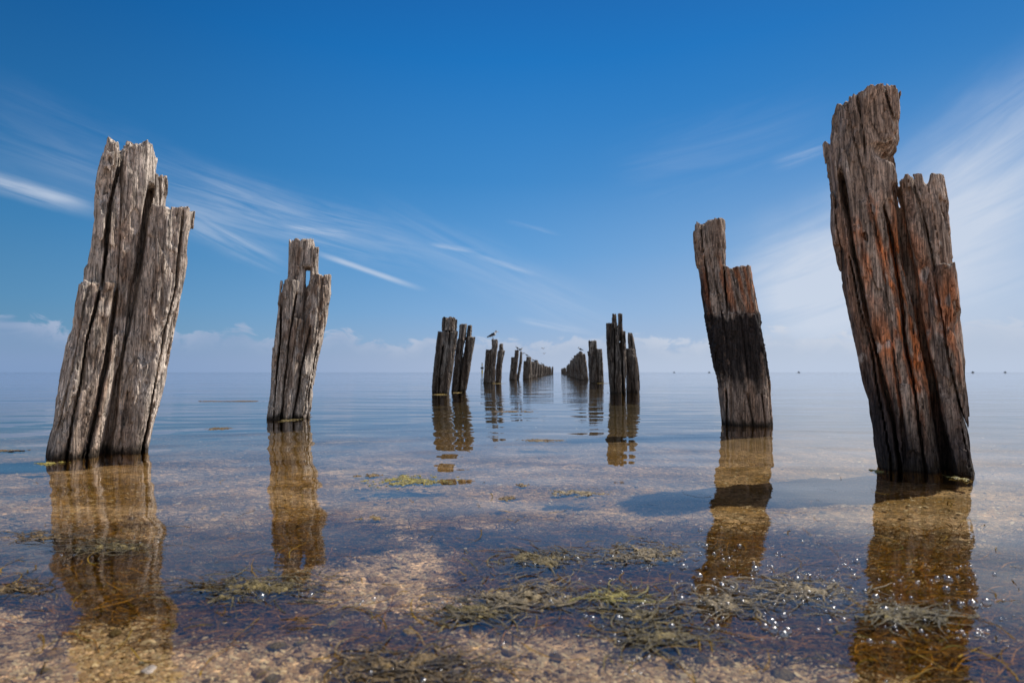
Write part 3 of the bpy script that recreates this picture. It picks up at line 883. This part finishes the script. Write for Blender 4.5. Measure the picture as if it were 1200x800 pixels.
bm_s = bird_mesh(0.006); bm_f = bird_mesh(0.008, True)


def bird(px, py, D, mesh, rz, s, label, group='small birds on the distant piles'):
    x, z = at(px, py, D)
    o = link('bird', mesh, M_BIRD, (x, D, z), label=label, category='bird')
    o.rotation_euler = (0, 0, rz); o.scale = (s, s, s)
    if group: o['group'] = group
    return o


def top_of(px, D, zmin=0.8):
    return None


g_ = bird(580.2, 397.6, 17.8, bm_s, 0.15, 1.08, 'gull-like bird with black cap and grey back, alone on a round pile cap, facing right', None)
g_['label'] = 'largest visible bird, black capped and grey backed, standing alone on a pile cap'
bird(605.0, 410.0, 25, bm_s, 2.8, 0.7, 'small bird at the left edge of the short stepped pile top')
bird(610.6, 411.6, 26, bm_s, 0.3, 0.75, 'small bird standing on the thin leaning pile behind the short stepped pile')
SEATS = []
for i, D_, rz, s, lab in ((0, 28, 2.9, .95, 'small bird on the first distant pile of the left row'),
                          (1, 31.5, 0.2, .9, 'small bird on the second distant pile of the left row'),
                          (2, 35, 3.0, 1., 'small bird on the third distant pile of the left row'),
                          (4, 42, 0.5, 1., 'small bird on the fifth distant pile of the left row'),
                          (6, 50, 2.6, 1., 'tiny bird on the seventh distant pile of the left row')):
    SEATS.append((rows[i], rz, s, lab))
for i, rz, s, lab in ((15, 3.0, 1.05, 'small bird on the first distant pile of the right row'),
                      (16, 0.2, 1.0, 'small bird on the second distant pile of the right row'),
                      (17, 2.8, 1.1, 'small bird on the third distant pile of the right row'),
                      (19, 2.9, 1.1, 'small bird on the fifth distant pile of the right row')):
    SEATS.append((rows[i], rz, s, lab))
bpy.context.view_layer.update()
dg = bpy.context.evaluated_depsgraph_get()
for (sd, i, D_, x_, zs, sg), rz, s, lab in SEATS:
    s *= 0.72
    best = None
    for k in range(-8, 9):
        for j in (-3, 0, 3):
            p = Vector((x_ + k * 0.02 + 0.04, D_ + j * 0.03, 2.2))
            hit, loc, nrm, _, ob, _ = sc.ray_cast(dg, p, Vector((0, 0, -1)))
            if hit and (best is None or loc.z > best.z + 0.004): best = loc
    o = link('bird', bm_s, M_BIRD, (best.x, best.y, best.z - 0.006), label=lab, category='bird', group='small birds on the distant piles')
    o.rotation_euler = (0, 0, rz); o.scale = (s, s, s)
for o in [q for q in col.objects if q.name.startswith('bird') and q.location.y < 27]:
    hit, loc, nrm, _, ob, _ = sc.ray_cast(dg, Vector((o.location.x, o.location.y, 1.9)), Vector((0, 0, -1)))
    hits = []
    for k in range(-6, 7):
        for j in (-2, 0, 2):
            hit, loc, nrm, _, ob, _ = sc.ray_cast(dg, Vector((o.location.x + k * 0.015, o.location.y + j * 0.03, 2.2)), Vector((0, 0, -1)))
            if hit and ob.name.startswith('jetty_pile'): hits.append(loc.copy())
    if hits:
        hmax = max(hits, key=lambda q: q.z)
        o.location = (hmax.x, hmax.y, hmax.z - 0.006)
bird(636.2, 409.5, 30, bm_f, 2.2, 0.45, 'small bird in flight above the distant left row, the upper of two', 'two birds in flight')
bird(637.6, 415.3, 32, bm_f, 0.8, 0.42, 'small bird in flight above the distant left row, the lower of two', 'two birds in flight')
bird(613.4, 415.5, 24, bm_f, 0.4, 0.4, 'small bird flying beside the thin leaning pile', None)


# ------------------------------------------------------------------ channel marker and far boats
class MB:
    def __init__(self): self.v = []; self.f = []; self.c = []

    def tube(self, a, b, ra, rb, c, n=10):
        a = Vector(a); b = Vector(b); d_ = (b - a).normalized()
        u = d_.orthogonal().normalized(); w_ = d_.cross(u); k = len(self.v)
        for p, r in ((a, ra), (b, rb)):
            for i in range(n):
                t = 2 * math.pi * i / n
                self.v.append(tuple(p + (u * math.cos(t) + w_ * math.sin(t)) * r)); self.c.append(c)
        for i in range(n):
            j = (i + 1) % n; self.f.append((k + i, k + j, k + n + j, k + n + i))
        for p, o_, rev in ((a, 0, True), (b, n, False)):
            self.v.append(tuple(p)); self.c.append(c); m_ = len(self.v) - 1
            for i in range(n):
                j = (i + 1) % n
                self.f.append((m_, k + o_ + (j if rev else i), k + o_ + (i if rev else j)))

    def loft(self, secs, c):
        k = len(self.v); n = len(secs[0])
        for s in secs:
            for p in s: self.v.append(tuple(p)); self.c.append(c)
        for i in range(len(secs) - 1):
            for j in range(n):
                j2 = (j + 1) % n
                self.f.append((k + i * n + j, k + i * n + j2, k + (i + 1) * n + j2, k + (i + 1) * n + j))
        self.f.append(tuple(k + j for j in range(n))[::-1]); self.f.append(tuple(k + (len(secs) - 1) * n + j for j in range(n)))

    def build(self, name, mat, parent=None, loc=(0, 0, 0)):
        me = bpy.data.meshes.new(name); me.from_pydata(self.v, [], self.f)
        a = me.attributes.new('tone', 'FLOAT_COLOR', 'POINT')
        a.data.foreach_set('color', [x for c in self.c for x in (*c, 1)])
        me.validate(); me.update()
        return link(name, me, mat, loc, parent)


x_, _ = at(565, 430, 150)
mk = link('channel_marker', None, None, (x_, 150, 0), label='slender channel marker with a dark box on the horizon, left of the gull pile', category='marker')
b = MB(); b.tube((0, 0, -2), (0, 0, 1.0), 0.20, 0.2, (0.5, 0.36, 0.03)); b.tube((0, 0, 1.0), (0, 0, 2.2), 0.10, 0.09, (0.03, 0.03, 0.035)); b.build('post', M_PAINT, mk)
b = MB(); b.tube((0, 0, 1.2), (0, 0, 1.75), 0.42, 0.42, (0.04, 0.045, 0.05), 8); b.build('platform', M_PAINT, mk)
b = MB(); b.tube((0, 0, 2.2), (0, 0, 2.55), 0.24, 0.05, (0.4, 0.3, 0.03)); b.tube((0, 0, 2.6), (0, 0, 2.95), 0.22, 0.04, (0.05, 0.05, 0.05)); b.build('topmark', M_PAINT, mk)

for px_, D_, lab in ((790, 620, 'leftmost tiny dark boat on the horizon right of the pile rows'), (831, 560, 'tiny dark boat on the horizon just left of the tarred-band pile'),
                     (936, 480, 'tiny dark boat on the horizon midway between the two right-hand piles'),
                     (1140, 430, 'tiny dark boat on the horizon touching the right edge of the tallest pile'), (1178, 480, 'tiny dark boat on the horizon at the far right')):
    x_, _ = at(px_, 436, D_)
    bt = link('fishing_boat', None, None, (x_, D_, 0), label=lab, category='boat', group='boats on the horizon')
    bt.scale = (0.7, 0.7, 0.7)
    secs = []
    for t, wd, sh in ((-1.6, 0.62, 0.62), (-0.8, 0.72, 0.62), (0.4, 0.68, 0.7), (1.2, 0.42, 0.82), (1.75, 0.04, 0.95)):
        secs.append([(t, -wd, sh), (t, -wd * 0.75, 0.05), (t, 0, -0.15), (t, wd * 0.75, 0.05), (t, wd, sh)])
    b = MB(); b.loft(secs, (0.10, 0.11, 0.13)); b.build('hull', M_PAINT, bt)
    b = MB(); b.loft([[(-0.5, -0.45, 0.6), (0.5, -0.4, 0.6), (0.5, 0.4, 0.6), (-0.5, 0.45, 0.6)], [(-0.5, -0.4, 1.5), (0.2, -0.35, 1.5), (0.2, 0.35, 1.5), (-0.5, 0.4, 1.5)]], (0.06, 0.06, 0.07)); b.build('cabin', M_PAINT, bt)

# ------------------------------------------------------------------ shells, weed, algae, bubbles
def chips(n):
    """broken shell strewn over the sand: flat irregular five-sided flakes"""
    px = RNG.uniform(-40, 1240, n * 3); py = 475 + (RNG.uniform(0, 1, n * 3) ** 0.75) * 340
    v_ = (400 - py) / 650; fy = math.cos(PITCH) - math.sin(PITCH) * v_; fz = math.sin(PITCH) + math.cos(PITCH) * v_
    t = -CAMZ / fz; x = t * (px - 600) / 650; y = t * fy
    wv = weed(x, y)
    m = (RNG.uniform(0, 1, len(x)) > wv * 0.93) & (y < 4.5)
    x = x[m][:n]; y = y[m][:n]; n = len(x)
    z = bed_z(x, y)
    r = RNG.lognormal(math.log(0.0019), 0.5, n).clip(0.0009, 0.009) * np.clip(0.75 + y * 0.2, 0.8, 1.6)
    a0 = RNG.uniform(0, 6.28, n); k = 6
    tx = RNG.normal(0, 0.28, n); ty = RNG.normal(0, 0.28, n)
    P = np.zeros((n, k + 1, 3))
    for i in range(k):
        rr = r * RNG.uniform(0.6, 1.2, n); a = a0 + i * 6.283 / k
        lx = rr * np.cos(a) * 1.25; ly = rr * np.sin(a) * 0.85
        P[:, i] = np.stack([x + lx, y + ly, z + lx * tx + ly * ty + 0.0006], -1)
    P[:, k] = np.stack([x, y, z + r * 0.32 + 0.0008], -1)
    P[:, :, 2] = np.minimum(P[:, :, 2], np.where(y > 0.6, -0.0006, 0.004)[:, None])
    base = (np.arange(n) * (k + 1))[:, None]
    tr = np.concatenate([np.stack([base[:, 0] + i, base[:, 0] + (i + 1) % k, base[:, 0] + k], -1) for i in range(k)])
    pal = np.array([[0.72, 0.66, 0.58], [0.60, 0.46, 0.36], [0.42, 0.30, 0.22], [0.78, 0.74, 0.68], [0.26, 0.18, 0.12], [0.55, 0.42, 0.24], [0.35, 0.30, 0.28]])
    cc = (pal[RNG.integers(0, len(pal), n)] * 0.62 + 0.4 * np.array([0.42, 0.31, 0.25])) * RNG.uniform(0.7, 1.05, (n, 1))
    return mesh_from('shell_gravel', P.reshape(-1, 3), tr, np.repeat(cc, k + 1, 0), False)


link('shell_gravel', chips(45000), M_SHELL, kind='stuff')


def ribbons(name, x, y, z, L, wd, ang, curl, cols, lift, seg=9, taper=True):
    n = len(x)
    P = np.zeros((n, seg + 1, 2, 3))
    a = ang.copy(); cx = x.copy(); cy = y.copy()
    ph = RNG.uniform(0, 6.28, n)
    for i in range(seg + 1):
        t = i / seg
        ww_ = wd * (1 - 0.75 * t ** 2 if taper else 1) * 0.5
        zz = z + lift * np.sin(t * 3.1 + 0.1) + 0.001 * np.sin(ph + 9 * t)
        tw = np.sin(ph + 3 * t) * 0.5
        for s, sg in ((0, -1), (1, 1)):
            P[:, i, s] = np.stack([cx - np.sin(a) * ww_ * sg, cy + np.cos(a) * ww_ * sg, zz + sg * ww_ * tw * 0.6], -1)
        cx = cx + np.cos(a) * L / seg; cy = cy + np.sin(a) * L / seg
        a = a + curl / seg + RNG.normal(0, 0.10, n)
    idx = np.arange(n * (seg + 1) * 2).reshape(n, seg + 1, 2)
    Q = np.stack([idx[:, :-1, 0], idx[:, 1:, 0], idx[:, 1:, 1], idx[:, :-1, 1]], -1).reshape(-1, 4)
    return mesh_from(name, P.reshape(-1, 3), Q, np.repeat(cols, (seg + 1) * 2, 0))


def weed_points(n, lo=0.45, ymax=2.4):
    X = []; Y = []
    while sum(map(len, X)) < n:
        x = RNG.uniform(-1.6, 1.6, 20000); y = RNG.uniform(0.62, ymax, 20000)
        m = (weed(x, y) > lo) & (np.abs(x) < y * 1.05 + 0.1) & (RNG.uniform(0, 1, 20000) < np.clip(1.4 - y * 0.5, 0.12, 1))
        X.append(x[m]); Y.append(y[m])
    return np.concatenate(X)[:n], np.concatenate(Y)[:n]


n = 15000
x, y = weed_points(n)
pal = np.array([[0.085, 0.050, 0.012], [0.13, 0.075, 0.014], [0.05, 0.030, 0.010], [0.20, 0.12, 0.02], [0.08, 0.07, 0.015], [0.035, 0.025, 0.014], [0.20, 0.12, 0.03]])
pc = pal[RNG.choice(len(pal), n, p=[.25, .2, .2, .12, .1, .08, .05])] * RNG.uniform(0.7, 1.2, (n, 1))
dpt = -bed_z(x, y)
pc = pc * np.array([1.55, 1.35, 1.0])
z = -dpt * RNG.uniform(0.25, 0.95, n)
ang = np.where(RNG.uniform(size=n) < 0.7, RNG.normal(0.1, 0.3, n), RNG.uniform(-3.14, 3.14, n)) + np.where(RNG.uniform(size=n) < .5, math.pi, 0)
lift = np.minimum(RNG.uniform(0, 0.012, n), -z * 0.5)
link('seagrass', ribbons('seagrass', x, y, z, RNG.uniform(0.03, 0.12, n), RNG.uniform(0.0007, 0.0024, n), ang, RNG.normal(0, 1.1, n), pc, lift), M_GRASS, kind='stuff')
# loose blades drifting on the surface
n = 260
px = RNG.uniform(0, 1200, n); py = RNG.uniform(560, 800, n)
gg = np.array([ground(a, b_) for a, b_ in zip(px, py)])
pc = pal[RNG.choice(len(pal), n)] * RNG.uniform(0.7, 1.3, (n, 1))
link('drifting_seagrass', ribbons('drifting_seagrass', gg[:, 0], gg[:, 1], np.full(n, 0.0002), RNG.uniform(0.02, 0.11, n), RNG.uniform(0.0008, 0.0022, n),
     RNG.uniform(-3.14, 3.14, n), RNG.normal(0, 1.2, n), pc, RNG.uniform(0.0, 0.003, n)), M_GRASS, kind='stuff')


def algae_mat(px, py, wpx, dpy, colr, label, hgt=0.005, seed=0, thr=-0.05, cat='algae'):
    cx, cy = ground(px, py)
    rx = wpx / 2 / 650 * cy
    ry = abs(ground(px, py - dpy / 2)[1] - ground(px, py + dpy / 2)[1]) / 2
    st = max(0.0022, rx / 60)
    gx_ = np.arange(-rx * 1.25, rx * 1.25, st); gy_ = np.arange(-ry * 1.25, ry * 1.25, st)
    X, Y = np.meshgrid(gx_, gy_, indexing='ij')
    n = perlin(X / rx * 2.4, Y / ry * 1.8, 0, seed) * 0.7 + perlin((X + cx) * 34, (Y + cy) * 44, 0, seed + 1) * 0.6 + perlin(X * 100, Y * 120, 0, seed + 2) * 0.45
    f = 1 - ((X / rx) ** 2 + (Y / ry) ** 2) ** 0.8 + n * 1.7 + thr - 0.55
    Z = np.clip(f, -1, 0.9) * hgt + perlin(X * 130, Y * 130, 0, seed + 5) * hgt * 0.9 - hgt * 0.25
    I = np.arange(X.size).reshape(X.shape)
    cm = f > -0.12
    qm = cm[:-1, :-1] & cm[1:, :-1] & cm[1:, 1:] & cm[:-1, 1:]
    Q = np.stack([I[:-1, :-1], I[1:, :-1], I[1:, 1:], I[:-1, 1:]], -1)[qm]
    if not len(Q): return
    u_, inv = np.unique(Q, return_inverse=True)
    P = np.stack([X, Y, Z], -1).reshape(-1, 3)[u_]
    nn = perlin(P[:, 0] * 60, P[:, 1] * 60, 0, seed + 3)[:, None]
    c = np.array(colr) * (1 + 0.6 * nn) + np.array([0.10, 0.08, 0.03]) * smooth(0.2, 0.6, nn) * 0.6
    k = len(P)
    P2 = P.copy(); P2[:, 2] = np.minimum(P[:, 2] - 0.006, -0.007)
    Q = inv.reshape(-1, 4)
    Qa = np.concatenate([Q, Q[:, ::-1] + k])
    me = mesh_from('algae_mat', np.concatenate([P, P2]), Qa, np.clip(np.concatenate([c, c]), 0.01, 0.9))
    link('algae_mat', me, M_ALGAE, (cx, cy, 0), label=label, category=cat, group='floating clumps of algae')


GF = (0.20, 0.13, 0.02); YG = (0.24, 0.19, 0.035); BR = (0.16, 0.10, 0.035); OL = (0.14, 0.10, 0.03); GB = (0.22, 0.16, 0.08)
mats = [
    (482, 563, 108, 15, YG, 'flat yellow-green algae mat floating left of centre'),
    (432, 557, 34, 4, BR, 'thin brown algae streak left of the yellow-green mat'),
    (672, 577, 74, 10, GB, 'long brown algae clump floating right of centre on open blue water'),
    (594, 584, 24, 5, BR, 'small brown algae crumb left of the long brown clump'),
    (612, 568, 14, 4, BR, 'tiniest brown algae speck above the gravel in mid picture'),
    (437, 607, 34, 6, BR, 'small reddish brown algae tuft below the yellow-green mat'),
    (298, 687, 120, 22, OL, 'pale olive algae mat beside the reflection of the second pile from the left'),
    (612, 700, 110, 34, GB, 'largest brown algae mound, bottom centre of the picture'),
    (560, 716, 70, 18, OL, 'olive algae hump joined to the left of the largest brown mound'),
    (640, 654, 90, 16, OL, 'submerged looking olive algae hump above the largest brown mound'),
    (758, 650, 90, 18, GB, 'bubbly brown algae patch right of centre'),
    (716, 698, 46, 16, YG, 'yellowish algae knob with foam, right of the largest brown mound'),
    (850, 705, 78, 26, GB, 'bubbly tan algae mat inside the tarred pile\'s reflection'),
    (742, 722, 60, 18, OL, 'olive algae scrap between foam flecks right of bottom centre'),
    (940, 690, 90, 18, GB, 'bubbly brown algae trail between the two right reflections'),
    (770, 745, 80, 22, OL, 'dark olive algae clump near the bottom edge right of centre'),
    (130, 640, 70, 10, OL, 'faint olive algae film across the far left reflection'),
    (60, 628, 60, 9, BR, 'brown algae streak on blue water at the left edge'),
    (480, 782, 120, 30, BR, 'dark brown weed clump at the bottom edge left of centre'),
    (20, 690, 50, 10, BR, 'dark weed tuft near the left edge of the picture'),
    (1060, 720, 90, 18, OL, 'olive weed raft in the tallest pile\'s reflection'),
    (345, 491, 20, 5, OL, 'olive weed collar at the foot of the second pile from the left'),
    (56, 543, 34, 4, YG, 'yellow weed streak at the left foot of the far left pile'),
    (1124, 560, 20, 7, YG, 'golden weed tuft at the right foot of the tallest pile'),
    (1027, 552, 16, 4, YG, 'golden weed fringe at the left foot of the tallest pile'),
    (516, 462, 16, 1.4, GF, 'yellow weed fringe at the foot of the left block-topped pile'),
    (536, 460, 13, 1.2, GF, 'yellow weed fringe at the foot of the pile split down the middle'),
    (722, 460.5, 15, 1.4, GF, 'yellow weed fringe at the foot of the twin-splinter pile'),
    (584, 449.2, 16, 0.9, GF, 'yellow weed fringe between the gull pile and its neighbour'),
    (706, 449, 16, 0.9, GF, 'yellow weed fringe at the foot of the broad raised-tip pile'),
    (256, 502, 26, 2.5, BR, 'thin dark weed line on blue water between the two left piles'),
    (634, 516, 60, 3, BR, 'thin dark weed line on blue water in the centre'),
    (600, 482, 50, 1.6, BR, 'faintest dark weed line, behind the central one'),
    (12, 528, 40, 3, BR, 'thin dark weed line at the left edge of the sea'),
    (885, 462, 40, 1.2, BR, 'thin weed line behind the right side of the tarred pile'),
    (270, 470, 90, 1.2, BR, 'long thin weed line far out between the two left piles'),
]
for i, (px, py, wp, dp, cr, lab) in enumerate(mats):
    algae_mat(px, py, wp, dp, cr, lab, hgt=0.0035 if py < 640 else 0.005, seed=100 + i * 3, thr=(0.0 if cr is GF else 0.25) if dp < 6 else 0.05)


def strands():
    X = []; Y = []; A = []; C = []
    for px, py, wp, dp, cr, lab in mats:
        if py < 600 or wp < 40: continue
        m = int(wp * 1.6)
        for _ in range(m):
            gx0, gy0 = ground(px + RNG.normal(0, wp * 0.36), min(798, py + RNG.normal(0, dp * 0.4)))
            X.append(gx0); Y.append(gy0); A.append(RNG.normal(0.1, 0.5) + (math.pi if RNG.uniform() < 0.5 else 0))
            C.append(np.array(cr) * RNG.uniform(0.25, 1.0))
    n = len(X)
    return ribbons('weed_strands', np.array(X), np.array(Y), RNG.uniform(-0.003, 0.0015, n), RNG.uniform(0.02, 0.10, n), RNG.uniform(0.001, 0.0042, n),
                   np.array(A), RNG.normal(0, 1.6, n), np.array(C), RNG.uniform(0.0, 0.004, n))


link('weed_strands', strands(), M_ALGAE, kind='stuff')


def stones(n):
    """half buried shells and stones with an algae film, one mass"""
    P = []; Q = []; C = []
    nu, nv = 12, 7
    pal_ = np.array([[0.30, 0.21, 0.14], [0.20, 0.13, 0.06], [0.12, 0.08, 0.04], [0.42, 0.34, 0.27], [0.17, 0.13, 0.06], [0.26, 0.17, 0.07]])
    for k in range(n):
        px = RNG.uniform(-20, 1220); py = 585 + 215 * RNG.uniform() ** 0.9
        x, y = ground(px, py)
        r = min(RNG.lognormal(math.log(0.005), 0.5), 0.014)
        z = float(bed_z(np.array([x]), np.array([y]))[0]) + r * 0.1
        sx, sy, sz = RNG.uniform(0.8, 1.5), RNG.uniform(0.7, 1.1), RNG.uniform(0.25, 0.55)
        a0 = RNG.uniform(0, 6.28)
        u = np.arange(nu) / nu * 6.283; v_ = np.linspace(-1.3, 1.5707, nv)
        U, Vv = np.meshgrid(u, v_, indexing='ij')
        dx_, dy_, dz_ = np.cos(U) * np.cos(Vv), np.sin(U) * np.cos(Vv), np.sin(Vv)
        rr = r * (1 + 0.35 * perlin(dx_ * 1.4 + k, dy_ * 1.4, dz_ * 1.4, 31))
        lx, ly, lz = dx_ * rr * sx, dy_ * rr * sy, dz_ * rr * sz
        X_ = x + lx * math.cos(a0) - ly * math.sin(a0); Y_ = y + lx * math.sin(a0) + ly * math.cos(a0)
        o_ = len(P) * nu * nv
        P.append(np.stack([X_, Y_, z + lz], -1).reshape(-1, 3))
        I_ = o_ + np.arange(nu * nv).reshape(nu, nv)
        J_ = np.roll(I_, -1, 0)
        Q.append(np.stack([I_[:, :-1], J_[:, :-1], J_[:, 1:], I_[:, 1:]], -1).reshape(-1, 4))
        C.append(np.tile(pal_[RNG.integers(len(pal_))] * RNG.uniform(0.6, 1.1), (nu * nv, 1)))
    return mesh_from('stones', np.concatenate(P), np.concatenate(Q), np.concatenate(C))


link('stones', stones(650), M_ALGAE, kind='stuff')


def bubbles():
    cl = [(860, 705, 50, 22, 90), (760, 650, 45, 12, 50), (940, 690, 60, 16, 80), (1060, 700, 60, 24, 90), (730, 760, 70, 20, 30),
          (715, 700, 25, 10, 30), (985, 730, 90, 34, 70), (1150, 720, 50, 30, 40), (620, 690, 60, 18, 30), (850, 650, 60, 20, 60), (800, 735, 60, 25, 40),
          (1080, 680, 80, 10, 40), (480, 785, 60, 10, 10), (300, 690, 50, 10, 18), (200, 645, 60, 12, 10), (640, 650, 60, 10, 14), (940, 650, 120, 14, 30)]
    X = []; R = []
    for px, py, sx, sy, n in cl:
        n = int(n * 1.5); ncl = max(4, n // 5)
        cxs = RNG.normal(px, sx, ncl); cys = RNG.normal(py, sy, ncl)
        for _ in range(n):
            j = RNG.integers(ncl)
            q = ground(cxs[j] + RNG.normal(0, 9), min(cys[j] + RNG.normal(0, 2.0), 799))
            X.append(q); R.append(min(RNG.lognormal(math.log(0.0011), 0.75), 0.0065))
    V = []; Fc = []
    nu, nv = 10, 4
    for (x, y), r in zip(X, R):
        k = len(V)
        for j in range(nv):
            ph = j / nv * math.pi / 2
            for i in range(nu):
                t = 2 * math.pi * i / nu
                V.append((x + r * math.cos(t) * math.cos(ph), y + r * math.sin(t) * math.cos(ph), 0.0004 + r * math.sin(ph)))
        V.append((x, y, 0.0004 + r))
        for j in range(nv - 1):
            for i in range(nu):
                i2 = (i + 1) % nu
                Fc.append((k + j * nu + i, k + j * nu + i2, k + (j + 1) * nu + i2, k + (j + 1) * nu + i))
        for i in range(nu): Fc.append((k + (nv - 1) * nu + i, k + (nv - 1) * nu + (i + 1) % nu, k + nv * nu))
    me = bpy.data.meshes.new('foam_bubbles'); me.from_pydata(V, [], Fc)
    me.polygons.foreach_set('use_smooth', np.ones(len(Fc), bool)); me.update()
    return me


link('foam_bubbles', bubbles(), M_BUBBLE, kind='stuff')

# ------------------------------------------------------------------ render settings
sc.view_settings.view_transform = 'Standard'
sc.view_settings.look = 'None'
sc.view_settings.exposure = 0
sc.view_settings.gamma = 1
sc.cycles.max_bounces = 8
sc.cycles.transparent_max_bounces = 16
sc.cycles.sample_clamp_indirect = 4
